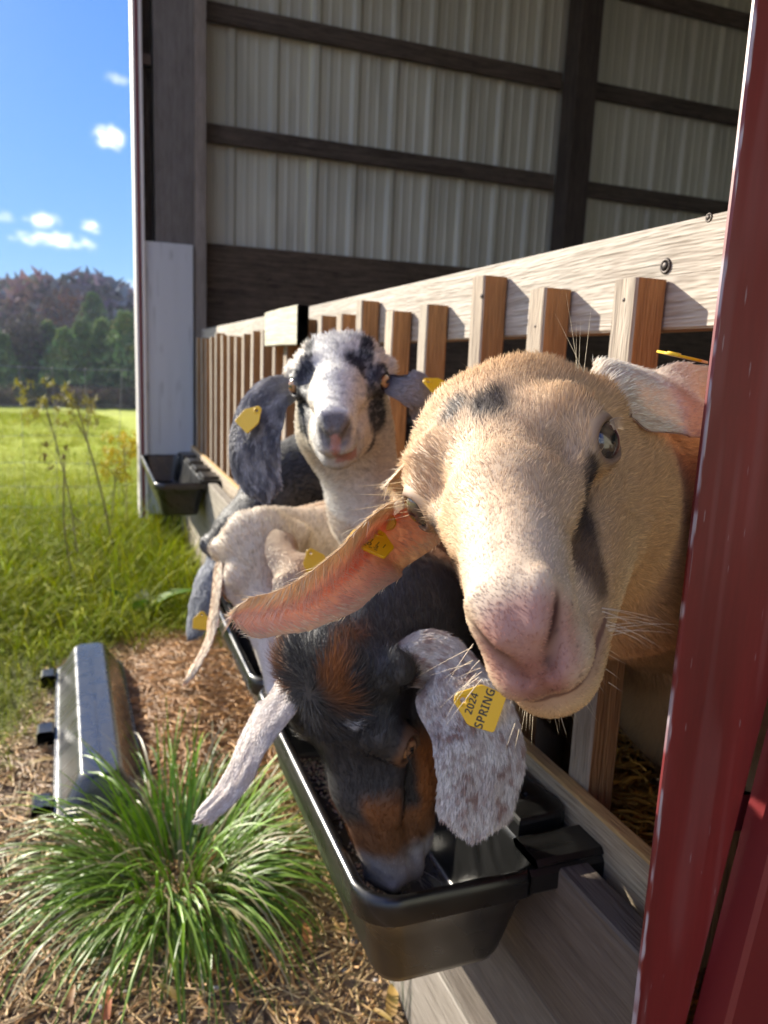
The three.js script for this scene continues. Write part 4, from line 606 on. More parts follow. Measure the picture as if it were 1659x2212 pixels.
  // whiskers and stray long hairs
  if (sp.whiskers) {
    const B = { pos: [], idx: [], col: [] };
    for (const [p, d, len, w, c, bend] of sp.whiskers(L2W, dir, r)) { const b = B.pos.length / 3, n = 6, up = V(0, -1, 0); let q = p.clone(), dd = d.clone().normalize(); const view = camP.clone().sub(p).normalize(); for (let i = 0; i <= n; i++) { const S = V().crossVectors(dd, view).normalize().multiplyScalar(w * (1 - i / (n + 0.4)) * 0.5), k = view.clone().multiplyScalar(w * 0.3); B.pos.push(q.x + S.x, q.y + S.y, q.z + S.z, q.x - S.x, q.y - S.y, q.z - S.z, q.x + k.x, q.y + k.y, q.z + k.z); B.col.push(...c, ...c, ...c); if (i < n) for (const [u, v] of [[0, 2], [2, 1], [1, 0]]) B.idx.push(b + i * 3 + u, b + i * 3 + v, b + i * 3 + 3 + u, b + i * 3 + v, b + i * 3 + 3 + v, b + i * 3 + 3 + u); q.addScaledVector(dd, len / n); dd.addScaledVector(up, bend / n).normalize(); } }
    tag(mesh('whiskers', geoFrom(B.pos, B.idx, B.col), whiskM, root), null, null, null, 'stuff');
  }
  return { root, L2W, dir, ears, field, W2L };
}
const DV = (v) => V(...v).normalize(), toCam = (p) => V(0, 1, 0).sub(p).normalize(), mix3 = (a, b, t) => a.map((q, i) => lerp(q, b[i], clamp(t, 0, 1)));
// ---------------------------------------------------------------- ear tags
const tagYellow = [0.72, 0.44, 0.005];
function tagTexture(lines) {
  const c = document.createElement('canvas'); c.width = 256; c.height = 256; const x = c.getContext('2d'); x.fillStyle = '#e2b400'; x.fillRect(0, 0, 256, 256); x.fillStyle = '#1d1c16'; x.textAlign = 'center'; x.textBaseline = 'middle';
  for (const [s, px, py, size, rot] of lines) { x.save(); x.translate(px, py); x.rotate(rot || 0); x.font = `bold ${size}px sans-serif`; x.fillText(s, 0, 0); x.restore(); }
  const t = new THREE.CanvasTexture(c); t.colorSpace = THREE.SRGBColorSpace; return t;
}
// plate in its own frame: hole at the origin, body hanging along -y, print on +z
function earTag(parent, pos, down, facing, w, h, lines) {
  const sh = new THREE.Shape(); sh.moveTo(-w * 0.14, h * 0.14); sh.quadraticCurveTo(0, h * 0.22, w * 0.14, h * 0.14); sh.quadraticCurveTo(w * 0.24, 0, w * 0.46, -h * 0.22); sh.quadraticCurveTo(w * 0.52, -h * 0.28, w * 0.51, -h * 0.36); sh.lineTo(w * 0.48, -h * 0.80); sh.quadraticCurveTo(w * 0.47, -h * 0.86, w * 0.40, -h * 0.86); sh.lineTo(-w * 0.40, -h * 0.86); sh.quadraticCurveTo(-w * 0.47, -h * 0.86, -w * 0.48, -h * 0.80); sh.lineTo(-w * 0.51, -h * 0.36); sh.quadraticCurveTo(-w * 0.52, -h * 0.28, -w * 0.46, -h * 0.22); sh.quadraticCurveTo(-w * 0.24, 0, -w * 0.14, h * 0.14);
  const hole = new THREE.Path(); hole.absarc(0, 0, w * 0.085, 0, Math.PI * 2); sh.holes.push(hole);
  const g = new THREE.ExtrudeGeometry(sh, { depth: 0.0012, bevelEnabled: true, bevelSize: 0.0005, bevelThickness: 0.0004, bevelSegments: 2, curveSegments: 10 }); const P = g.attributes.position, uv = []; for (let i = 0; i < P.count; i++) uv.push(P.getX(i) / (w * 1.1) + 0.5, (P.getY(i) + h * 0.86) / (h * 1.06)); g.setAttribute('uv', new THREE.Float32BufferAttribute(uv, 2));
  const o = mesh('ear_tag', g, phys({ map: tagTexture(lines), roughness: 0.42, clearcoat: 0.2, clearcoatRoughness: 0.3 }), parent);
  const Yv = down.clone().multiplyScalar(-1).normalize(), Zv = facing.clone().addScaledVector(Yv, -facing.dot(Yv)).normalize(), Xv = V().crossVectors(Yv, Zv); o.quaternion.setFromRotationMatrix(new THREE.Matrix4().makeBasis(Xv, Yv, Zv)); o.position.copy(pos);
  const ring = new THREE.TorusGeometry(w * 0.13, w * 0.025, 8, 20); ring.translate(0, 0, 0.0016); mesh('ring', ring, std({ color: rgb(...tagYellow), roughness: 0.45 }), o);
  return o;
}
const HW = (c, r) => [0, 1, 2].map((k) => c[k]);
// ---------------------------------------------------------------- the tan goat in front
{
  const TAN = [0.56, 0.345, 0.165], PALE = [0.60, 0.41, 0.24], WHITE = [0.66, 0.52, 0.38], DARK = [0.028, 0.022, 0.024], PINK = [0.44, 0.215, 0.165], BROWN = [0.13, 0.08, 0.05];
  const coat = (l, X, Y, Z) => {
    const [x, y, z] = l, n = fbm(x * 45, y * 45, z * 25, 3) - 0.5, ax = Math.abs(x);
    let c = mix3(TAN, PALE, sstep(-0.09, -0.02, z) * sstep(-0.075, -0.01, y) * (0.75 + n));
    c = mix3(c, WHITE, sstep(0.042, 0.012, ax + n * 0.03) * sstep(-0.055, 0.0, z) * sstep(-0.02, 0.012, y) * 0.45);
    c = mix3(c, WHITE, 0.75 * sstep(0.08, 0.125, z) * sstep(-0.055, -0.015, y + n * 0.02));
    c = mix3(c, [0.70, 0.55, 0.34], sstep(-0.03, -0.075, y) * 0.6 * sstep(-0.06, 0.02, z));
    // dark spots at the crown, stripes under the eyes
    const sp1 = Math.hypot((x + 0.019) * 1.0, (z + 0.024) * 0.75), sp2 = Math.hypot((x - 0.003) * 0.9, (z + 0.010) * 0.72);
    if (y > 0.01) c = mix3(c, DARK, 0.93 * Math.max(sstep(0.016, 0.004, sp1 + n * 0.016), sstep(0.018, 0.005, sp2 + n * 0.016)));
    const sy = lerp(-0.003, -0.021, sstep(0.03, 0.105, z)), dd = Math.abs(y - sy);
    if (ax > 0.018) c = mix3(c, mix3(DARK, BROWN, sstep(0.055, 0.085, z)), 0.93 * sstep(0.0165, 0.008, dd + n * 0.012) * sstep(0.016, 0.034, z) * sstep(0.115, 0.09, z + n * 0.04));
    if (x < 0 && z > -0.01 && z < 0.09) c = mix3(c, [0.12, 0.09, 0.08], 0.7 * sstep(0.030, 0.044, ax) * sstep(0.0, -0.03, y) );
    // nose and lips
    const ns = Math.hypot(x * 0.9, (y + 0.012) * 1.0, (z - 0.163) * 1.1); c = mix3(c, PINK, 0.9 * sstep(0.029, 0.016, ns + n * 0.012)); c = mix3(c, [0.30, 0.12, 0.09], 0.8 * sstep(0.013, 0.006, Math.hypot(x, (y + 0.026) * 0.8)) * sstep(0.15, 0.158, z));
    if (z > 0.1) { const dm = Math.abs(y + 0.0400 + (z - 0.15) * 0.06); c = mix3(c, [0.42, 0.25, 0.19], 0.55 * sstep(0.010, 0.003, dm) * sstep(0.1, 0.13, z)); c = mix3(c, [0.16, 0.07, 0.06], 0.9 * sstep(0.0026, 0.0012, dm) * sstep(0.1, 0.112, z)); const fr = vn(x * 420, y * 420, z * 420); if (fr > 0.86 && y < -0.008 && y > -0.045 && z > 0.135) c = mix3(c, [0.12, 0.06, 0.06], 0.7); }
    c = mix3(c, [0.07, 0.02, 0.02], sstep(0.0020, 0.0, nostril(ax, y, z)));
    const ey = Math.hypot(ax - 0.058, y - 0.006, (z - 0.0085) * 0.8); c = mix3(c, [0.20, 0.12, 0.08], 0.85 * sstep(0.0165, 0.0125, ey));
    return c;
  };
  const eb = (L, sd) => L(0.054 * sd, 0.012, -0.065);
  const g = goat({
    label: 'tan goat with pink nose leaning its head out, largest and nearest the camera', s: 1.15, seed: 101, fine: 0.0019, coarse: 0.011,
    T: V(0.252, 0.930, -0.428), X: [0.7540, 0.4222, 0.5032], Y: [-0.449, 0.89, -0.075], Z: [-0.4802, -0.1692, 0.8607], coat,
    neck: (L) => [[L(0, -0.016, -0.06), 0.062, 1], [L(0.012, -0.050, -0.115), 0.078, 1], [V(0.465, 0.855, -0.602), 0.104, 1], [V(0.60, 0.80, -0.70), 0.112, 1], [V(0.76, 0.72, -0.78), 0.15, 0]],
    body: () => [[V(0.80, 0.62, -0.76), V(1.28, 0.64, -0.95), 0.165, 0.19], [V(0.78, 0.52, -0.64), V(0.76, 0.02, -0.62), 0.055, 0.026, 0.03], [V(0.86, 0.52, -0.80), V(0.85, 0.02, -0.82), 0.055, 0.026, 0.03], [V(1.30, 0.55, -0.88), V(1.36, 0.30, -0.86), 0.085, 0.035, 0.04], [V(1.36, 0.30, -0.86), V(1.33, 0.02, -0.86), 0.034, 0.026, 0.03], [V(1.34, 0.55, -1.06), V(1.42, 0.30, -1.08), 0.085, 0.035, 0.04], [V(1.42, 0.30, -1.08), V(1.39, 0.02, -1.08), 0.034, 0.026, 0.03]],
    ears: (L, dir) => {
      const a = eb(L, -1), b = eb(L, 1);
      const pink = (t, q, side) => { const rim = Math.max(sstep(0.75, 0.95, q), sstep(0.15, 0.8, -q)); return side > 0 ? [0.64, 0.47, 0.30] : mix3(mix3([0.78, 0.44, 0.33], [0.66, 0.16, 0.09], sstep(0.35, 0.05, Math.abs(q - 0.1)) * sstep(0.95, 0.4, t)), [0.70, 0.52, 0.36], rim); };
      const P = [a, at(858, 1088, { d: 0.585 }), at(798, 1160, { d: 0.54 }), at(735, 1237, { d: 0.505 }), at(660, 1295, { d: 0.485 }), at(575, 1324, { d: 0.475 }), at(500, 1331, { d: 0.47 })];
      const away = (p) => toCam(p).multiplyScalar(-1), o1 = P.map((p, i) => away(p).add(V(-0.25, 0.55 - i * 0.06, 0)).normalize());
      const Q = [b, at(1336, 822, { d: 0.535 }), at(1392, 826, { d: 0.565 }), at(1455, 842, { d: 0.615 }), at(1525, 868, { d: 0.685 }), at(1585, 915, { d: 0.74 }), at(1605, 1000, { d: 0.78 })];
      const o2 = Q.map((p) => toCam(p).add(V(-0.25, 0.30, 0)).normalize());
      return [
        { pts: P, widths: [0.064, 0.066, 0.056, 0.046, 0.035, 0.027, 0.020], outs: o1, opt: { cup: [0.5, 0.5, 0.42, 0.34, 0.28, 0.25, 0.22], thick: 0.0032 }, col: pink, fur: 15000, lift: 0.3, furCol: (t, q, side) => side > 0 || q > 0.8 || q < -0.45 ? [0.76, 0.62, 0.46] : [0.82, 0.52, 0.42], len: (t, q, side) => side > 0 ? 0.006 : (q < -0.1 ? 0.014 : 0.007), keep: (t, q, side, r) => side > 0 || r() < (q > 0.2 ? 0.6 : 0.75), flow: (tg, S, out, t, q, side) => tg.clone().multiplyScalar(side > 0 ? 1 : 0.6).addScaledVector(S, side > 0 ? 0 : -Math.sign(q) * 0.8) },
        { pts: Q, widths: [0.036, 0.050, 0.066, 0.078, 0.088, 0.088, 0.06], outs: o2, opt: { cup: [0.3, 0.3, 0.26, 0.2, 0.16, 0.15, 0.15], thick: 0.0035 }, col: (t, q, side) => side > 0 ? [0.74, 0.62, 0.48] : [0.55, 0.35, 0.28], fur: 16000, lift: 0.3, furCol: (t, q, side) => side > 0 ? [0.76, 0.66, 0.54] : [0.6, 0.45, 0.38], len: (t, q, side) => 0.007 },
      ];
    },
    fur: { n: 290000, w: 0.00042, lift: 0.32, pale: 0.16, weight: (l, p) => Math.hypot(l[0], l[1], l[2] - 0.03) < 0.21 ? (l[2] > 0.12 ? 1.6 : 1) : p.x < 0.62 ? 0.75 : 0.05, len: (l, p) => { const [x, y, z] = l; if (Math.hypot(x, y, z - 0.03) > 0.21) return p.x > 0.6 ? 0.03 : 0.019; let h = lerp(0.0095, 0.0052, sstep(-0.03, 0.09, z)); h = lerp(h, 0.0020, sstep(0.10, 0.145, z)); h = lerp(h, 0.014, sstep(-0.03, -0.075, z) * sstep(0.02, 0.045, y)); return h; }, swirl: (l) => [0, l[1] * 3, 0], flow: () => [0.75, -0.35, -0.35] },
    eye: { iris: [0.10, 0.068, 0.042], white: [0.04, 0.03, 0.026] },
    whiskers: (L, dir, r) => {
      const o = [], c = [0.72, 0.6, 0.42];
      for (let i = 0; i < 46; i++) { const a = (r() - 0.5) * 2; o.push([L(a * 0.022, -0.050 - r() * 0.010, 0.105 + r() * 0.035), dir(a * 0.7 + (r() - 0.5) * 0.3, -0.8, 0.3 + (r() - 0.3) * 0.6), 0.008 + 0.018 * r() * r(), 0.00035, c, 0.5 * (r() - 0.3)]); }
      for (let i = 0; i < 26; i++) { const sd = r() < 0.5 ? 1 : -1; o.push([L(0.028 * sd, -0.022 - r() * 0.014, 0.118 + r() * 0.03), dir(sd, -0.25 + (r() - 0.5) * 0.7, 0.5 * r()), 0.012 + 0.02 * r(), 0.00032, c, 0.6 * r()]); }
      for (let i = 0; i < 46; i++) { const a = (r() - 0.5) * 2; o.push([L(a * 0.045, 0.045 - Math.abs(a) * 0.02, -0.075 - r() * 0.015), dir(a * 0.5 + (r() - 0.5) * 0.8, 1, -0.4 + (r() - 0.5) * 0.8), 0.012 + 0.022 * r() * r(), 0.00035, [0.7, 0.52, 0.3], 0.8 * (r() - 0.3)]); }
      for (let i = 0; i < 5; i++) o.push([L(0.052 + (r() - 0.5) * 0.012, 0.03, -0.062), dir(0.2 + (r() - 0.5) * 0.6, 1, -0.1 + (r() - 0.5) * 0.5), 0.035 + 0.03 * r(), 0.0004, [0.72, 0.62, 0.45], 0.7 * (r() - 0.3)]);
      for (let i = 0; i < 12; i++) o.push([L(-0.058, 0.012 + (r() - 0.5) * 0.02, -0.006 + (r() - 0.5) * 0.02), dir(-1, 0.3 + (r() - 0.5) * 0.5, 0.2 * r()), 0.02 + 0.03 * r(), 0.00038, [0.78, 0.62, 0.36], 0.4 * (r() - 0.5)]);
      for (const sd of [1, -1]) for (let i = 0; i < 26; i++) { const a = (i / 25 - 0.5) * 1.6; o.push([L(0.0595 * sd, 0.0160 - Math.abs(a) * 0.004, 0.006 + a * 0.011), dir(sd * 0.8, 0.25, 0.2 + a * 0.5), 0.009, 0.0004, [0.5, 0.36, 0.22], 1.2]); }
      return o;
    },
  });
  // the tag seen inside the hanging ear, and the one on the far ear
  const E = g.ears[0], p = E.at(0.30, 0.12, -1), tg = E.curve.getTangent(0.3); const fc = toCam(p).add(V(-0.2, 0, 0)).normalize();
  earTag(g.root, p.clone().addScaledVector(fc, 0.0035), tg.clone(), fc, 0.030, 0.030, [['| | | | |', 128, 150, 46], ['5 0 3', 128, 195, 50], ['= = = =', 128, 225, 40]]);
  const bt = new THREE.CylinderGeometry(0.0055, 0.0062, 0.004, 20); const bo = mesh('tag_button', bt, std({ color: rgb(...tagYellow), roughness: 0.4 }), g.root); bo.position.copy(E.at(0.235, 0.1, -1).addScaledVector(fc, 0.003)); bo.quaternion.setFromUnitVectors(V(0, 1, 0), fc);
  const F2 = g.ears[1], q = F2.at(0.55, -0.25, 1); earTag(g.root, at(1455, 768, { d: 0.595 }), at(1560, 795, { d: 0.685 }).sub(at(1455, 768, { d: 0.595 })), V(-0.1, 0.95, 0.25), 0.035, 0.036, []);
}
// ---------------------------------------------------------------- the dark brown goat eating from the trough
{
  const BLACK = [0.046, 0.046, 0.049], RUST = [0.30, 0.115, 0.035], GREY = [0.42, 0.38, 0.36], DKB = [0.20, 0.10, 0.05];
  const coat = (l, X, Y, Z) => {
    const [x, y, z] = l, ax = Math.abs(x), n = fbm(x * 40, y * 40, z * 30, 3) - 0.5, rr = Math.hypot(x, y, z - 0.03);
    let c = BLACK;
    c = mix3(c, RUST, 0.75 * sstep(0.012, 0.03, ax + n * 0.03) * sstep(0.045, 0.03, ax) * sstep(-0.03, -0.06, z) * sstep(0.0, 0.03, y));
    c = mix3(c, RUST, sstep(-0.004, -0.022, y + n * 0.02) * sstep(-0.01, 0.03, z)); c = mix3(c, RUST, 0.8 * sstep(0.045, 0.075, z + n * 0.03) * sstep(0.012, 0.02, ax));
    c = mix3(c, BLACK, sstep(0.018, 0.008, Math.abs(y + 0.004 + z * 0.1) + n * 0.01) * sstep(0.0, 0.02, z) * sstep(0.09, 0.07, z));
    c = mix3(c, [0.17, 0.07, 0.025], 0.9 * sstep(0.07, 0.095, z + n * 0.03));
    c = mix3(c, GREY, sstep(0.105, 0.135, z + n * 0.035));
    const ns = Math.hypot(x, y + 0.010, z - 0.165); c = mix3(c, [0.035, 0.03, 0.035], sstep(0.024, 0.014, ns + n * 0.006));
    const sp = Math.hypot(x + 0.040, (y - 0.03) * 0.8, z - 0.006), s2 = Math.hypot(x - 0.028, y - 0.040, z + 0.025); c = mix3(c, [0.62, 0.62, 0.62], 0.85 * Math.max(sstep(0.011, 0.005, sp + n * 0.01), sstep(0.007, 0.003, s2 + n * 0.006)));
    const ey = Math.hypot(ax - 0.057, y - 0.006, (z - 0.0085) * 0.75); c = mix3(c, [0.16, 0.085, 0.045], sstep(0.020, 0.014, ey));
    if (rr > 0.17) { const t = sstep(0.17, 0.24, rr), ridge = sstep(0.0, 0.05, y - 0.0); c = mix3(c, mix3(DKB, RUST, 0.45 + n), t * (1 - 0.75 * sstep(0.05, 0.09, y + n * 0.05))); }
    return c;
  };
  const roan = (t, a, side, r) => { const k = vn(t * 60, a * 30, 4), q = vn(t * 14, a * 4, 9); return mix3([0.60, 0.575, 0.55], [0.26, 0.15, 0.12], 0.55 * sstep(0.5, 0.8, k) + 0.35 * sstep(0.45, 0.75, q)); };
  const g = goat({
    label: 'black and rust brown goat with frosted ears eating from the near trough', s: 1.15, wx: 1.13, seed: 202, fine: 0.0026, coarse: 0.012,
    T: V(0.253, 0.630, -0.703), X: [0.45, 0.182, 0.874], Y: [-0.88, -0.075, 0.47], Z: [0.151, -0.98, 0.127], coat,
    neck: (L) => [[L(0, -0.016, -0.06), 0.058, 1], [L(0.0, -0.070, -0.078), 0.066, 1], [V(0.42, 0.685, -0.885), 0.080, 1], [V(0.56, 0.665, -0.93), 0.10, 1], [V(0.74, 0.62, -0.98), 0.14, 1]],
    body: () => [[V(0.80, 0.56, -0.98), V(1.25, 0.58, -1.25), 0.165, 0.185], [V(0.78, 0.47, -0.92), V(0.72, 0.02, -0.88), 0.055, 0.026, 0.03], [V(0.82, 0.47, -1.06), V(0.80, 0.02, -1.08), 0.055, 0.026, 0.03], [V(1.26, 0.5, -1.2), V(1.33, 0.28, -1.16), 0.085, 0.035, 0.04], [V(1.33, 0.28, -1.16), V(1.3, 0.02, -1.16), 0.034, 0.026, 0.03], [V(1.3, 0.5, -1.36), V(1.38, 0.28, -1.4), 0.085, 0.035, 0.04], [V(1.38, 0.28, -1.4), V(1.35, 0.02, -1.4), 0.034, 0.026, 0.03]],
    ears: (L, dir) => {
      const a = L(-0.054, 0.010, -0.066), b = L(0.054, 0.010, -0.066);
      const P = [a, at(600, 1505, { d: 0.785 }), at(556, 1572, { d: 0.77 }), at(524, 1640, { d: 0.755 }), at(489, 1705, { d: 0.745 }), at(448, 1750, { d: 0.735 }), at(423, 1774, { d: 0.73 })];
      const Q = [b, at(940, 1432, { d: 0.735 }), at(988, 1500, { d: 0.71 }), at(1028, 1575, { d: 0.69 }), at(1040, 1650, { d: 0.68 }), at(1030, 1735, { d: 0.675 }), at(1020, 1812, { d: 0.675 })];
      return [
        { pts: P, widths: [0.050, 0.056, 0.048, 0.040, 0.034, 0.026, 0.014], outs: P.map(() => V(-0.72, 0.52, 0.30).normalize()), opt: { cup: 0.16, thick: 0.004 }, col: (t, q, s) => mix3([0.62, 0.58, 0.55], [0.5, 0.36, 0.28], 0.4 * vn(t * 20, q * 6)), fur: 14000, lift: 0.15, len: () => 0.0045 },
        { pts: Q, widths: [0.040, 0.062, 0.078, 0.082, 0.080, 0.070, 0.050], outs: Q.map((p, i) => V(-0.25, 0.30 - i * 0.02, 0.9).normalize()), opt: { cup: [0.35, 0.22, 0.12, 0.08, 0.06, 0.06, 0.06], thick: 0.004 }, col: roan, fur: 26000, lift: 0.28, len: (t) => 0.0065 },
      ];
    },
    fur: { n: 165000, w: 0.0007, lift: 0.42, pale: 0.16, paleK: 1.8, weight: (l, p) => Math.hypot(l[0], l[1], l[2] - 0.03) < 0.2 ? 1 : p.x < 0.85 ? 0.55 : 0.06, len: (l, p) => { const [x, y, z] = l; if (Math.hypot(x, y, z - 0.03) > 0.21) return 0.024; const eq = sstep(0.014, 0.040, Math.hypot(Math.abs(x) - 0.057, y - 0.008, z - 0.006)); let h = lerp(0.012, 0.006, sstep(-0.02, 0.08, z)); h = lerp(h, 0.0035, sstep(0.12, 0.158, z)); return lerp(h, 0.022, sstep(0.0, -0.05, z) * sstep(0.02, 0.045, y)) * (0.25 + 0.75 * eq); }, swirl: (l) => { const a = l[0] - 0.002, b = l[2] + 0.052, q = Math.hypot(a, b) + 0.004, k = sstep(0.07, 0.02, q); return [k * (a / q * 2.2 + b / q * 0.9), 0, k * (1 + b / q * 2.2 - a / q * 0.9)]; }, flow: () => [0.8, -0.25, -0.25] },
    eye: { iris: [0.50, 0.27, 0.12], white: [0.10, 0.05, 0.03] },
    whiskers: (L, dir, r) => { const o = []; for (let i = 0; i < 26; i++) { const sd = r() < 0.5 ? 1 : -1; o.push([L(0.022 * sd * r(), -0.03 + r() * 0.01, 0.15 + r() * 0.01), dir(sd * r(), -0.3 + (r() - 0.5) * 0.7, 0.8), 0.01 + 0.018 * r(), 0.0004, [0.5, 0.45, 0.4], 0.3]); } for (const sd of [1, -1]) for (let i = 0; i < 22; i++) { const a = (i / 21 - 0.5) * 1.6; o.push([L(0.0595 * sd, 0.0160 - Math.abs(a) * 0.004, 0.006 + a * 0.011), dir(sd * 0.8, 0.3, 0.25 + a * 0.5), 0.011, 0.0005, [0.03, 0.025, 0.02], 0.8]); } return o; },
  });
  const E = g.ears[1], p = at(1000, 1512, { d: 0.688 }), fc = V(-0.30, 0.25, 0.9).normalize();
  earTag(g.root, p, at(1062, 1535, { d: 0.688 }).sub(p), fc, 0.036, 0.041, [['2024', 128, 96, 58, 0], ['SPRING', 128, 170, 66, 0]]);
}
const simple = { swirl: () => [0, 0, 0] };
// ---------------------------------------------------------------- black and white goat looking at the camera
{
  const W = [0.70, 0.68, 0.63], B = [0.025, 0.025, 0.03], CR = [0.60, 0.50, 0.36];
  const coat = (l) => {
    const [x, y, z] = l, ax = Math.abs(x), n = fbm(x * 40 + 3, y * 40, z * 26, 3) - 0.5, rr = Math.hypot(x, y, z - 0.03);
    let c = W;
    const e = ax + n * 0.02;
    c = mix3(c, CR, 0.55 * sstep(0.034, 0.04, e));
    c = mix3(c, B, sstep(0.0095, 0.005, Math.abs(e - 0.035)) * sstep(-0.08, -0.06, z) * sstep(0.035, 0.022, z) * (y > 0.005 ? 1 : 0));
    c = mix3(c, B, sstep(0.021, 0.012, Math.hypot(x - 0.022, (z - 0.006) * 0.8) + n * 0.014) * (y > 0.01 ? 1 : 0));
    c = mix3(c, CR, 0.6 * sstep(0.018, 0.026, e) * sstep(0.02, 0.04, z) * sstep(0.12, 0.09, z));
    c = mix3(c, B, sstep(0.029, 0.036, e - 0.1 * Math.max(0, z - 0.05)) * sstep(-0.02, -0.005, z) * sstep(0.088, 0.062, z + n * 0.03) * sstep(-0.062, -0.045, y + n * 0.02) * sstep(0.020, 0.010, y));
    c = mix3(c, B, 0.9 * sstep(0.02, 0.012, Math.hypot(y + 0.066, z - 0.045) + n * 0.01) * (ax > 0.008 ? 1 : 0));
    c = mix3(c, B, sstep(0.026, 0.02, Math.hypot(ax - 0.054, y - 0.006, z - 0.004)));
    c = mix3(c, [0.30, 0.28, 0.27], 0.6 * sstep(0.10, 0.125, z) * sstep(-0.014, -0.022, y));
    const ns = Math.hypot(x, y + 0.008, z - 0.163); c = mix3(c, [0.13, 0.12, 0.12], sstep(0.027, 0.018, ns + n * 0.01)); c = mix3(c, [0.30, 0.29, 0.28], 0.6 * sstep(0.6, 0.75, vn(x * 260, y * 260, z * 200)) * sstep(0.2, 0.1, rr)); if (Math.abs(x) < 0.0045 && z > 0.15 && y < -0.012 && y > -0.036) c = [0.42, 0.24, 0.22];
    if (z > 0.12 && Math.abs(y + 0.040) < 0.006 && x > -0.002 && x < 0.02) c = [0.36, 0.20, 0.18];
    if (rr > 0.19) c = mix3(c, [0.62, 0.52, 0.40], 0.7);
    return c;
  };
  const g = goat({
    label: 'black and white goat with upright face looking out above the others', s: 1.1, seed: 303, fine: 0.0035, coarse: 0.014,
    T: V(0.311, 0.969, -1.0), X: [0.937, 0.09, 0.338], Y: [-0.146, 0.979, 0.144], Z: [-0.318, -0.185, 0.93], coat,
    neck: (L) => [[L(0, -0.02, -0.05), 0.058, 1], [L(0.0, -0.070, -0.075), 0.055, 1], [V(0.40, 0.78, -1.09), 0.056, 1], [V(0.53, 0.72, -1.10), 0.085, 1], [V(0.70, 0.66, -1.14), 0.13, 0]],
    body: () => [[V(0.78, 0.58, -1.16), V(1.2, 0.6, -1.55), 0.15, 0.17], [V(0.76, 0.5, -1.1), V(0.74, 0.02, -1.1), 0.05, 0.026, 0.03], [V(0.84, 0.5, -1.24), V(0.84, 0.02, -1.24), 0.05, 0.026, 0.03], [V(1.2, 0.52, -1.48), V(1.26, 0.02, -1.48), 0.07, 0.026, 0.03], [V(1.26, 0.52, -1.62), V(1.3, 0.02, -1.64), 0.07, 0.026, 0.03]],
    ears: (L) => {
      const a = L(-0.054, 0, -0.068), b = L(0.054, 0, -0.068), dark = (t, q, s) => mix3([0.12, 0.12, 0.135], [0.50, 0.49, 0.49], 0.65 * sstep(0.4, 0.75, fbm(t * 12, q * 5, 3, 3)) + 0.5 * sstep(0.3, 0.05, t) + 0.4 * sstep(0.85, 1, Math.abs(q)));
      const P = [a, at(586, 848, { d: 1.05 }), at(556, 902, { d: 1.04 }), at(545, 958, { d: 1.03 }), at(550, 1010, { d: 1.03 }), at(564, 1050, { d: 1.03 }), at(576, 1085, { d: 1.035 })];
      const Q = [b, at(868, 822, { d: 1.02 }), at(900, 836, { d: 1.02 }), at(924, 862, { d: 1.03 }), at(936, 905, { d: 1.04 }), at(938, 960, { d: 1.05 })];
      return [{ pts: P, widths: [0.04, 0.060, 0.072, 0.075, 0.070, 0.055, 0.035], outs: P.map((p) => toCam(p).add(V(-0.5, 0.1, 0)).normalize()), opt: { cup: 0.12 }, col: dark, fur: 7000, len: () => 0.007, fw: 1.2 }, { pts: Q, widths: [0.035, 0.05, 0.055, 0.055, 0.055, 0.035], outs: Q.map((p) => toCam(p).add(V(0.1, 0.55, 0)).normalize()), opt: { cup: 0.2 }, col: (t, q, s) => s > 0 ? [0.33, 0.31, 0.31] : [0.30, 0.27, 0.26], fur: 6000, len: () => 0.007, fw: 1.2 }];
    },
    fur: { n: 90000, w: 0.0009, lift: 0.33, ...simple, weight: (l, p) => p.x < 0.7 ? 1 : 0.15, len: (l) => { const [x, y, z] = l; if (Math.hypot(x, y, z - 0.03) > 0.2) return 0.011; let h = lerp(0.009, 0.005, sstep(-0.02, 0.08, z)); h = lerp(h, 0.003, sstep(0.12, 0.155, z)); return lerp(h, 0.020, sstep(-0.03, -0.07, z) * sstep(0.02, 0.045, y)); }, flow: () => [0.4, -0.9, -0.1] },
    eye: { iris: [0.34, 0.18, 0.07], white: [0.03, 0.02, 0.015] },
  });
  const p = at(556, 888, { d: 1.02 }); earTag(g.root, p, at(530, 915, { d: 1.02 }).sub(p), toCam(p).add(V(-0.7, 0.3, -0.2)), 0.030, 0.035, []);
  const q = at(925, 826, { d: 1.0 }); earTag(g.root, q, at(950, 838, { d: 1.0 }).sub(q), V(0.1, 0.6, 0.5), 0.034, 0.036, []);
}
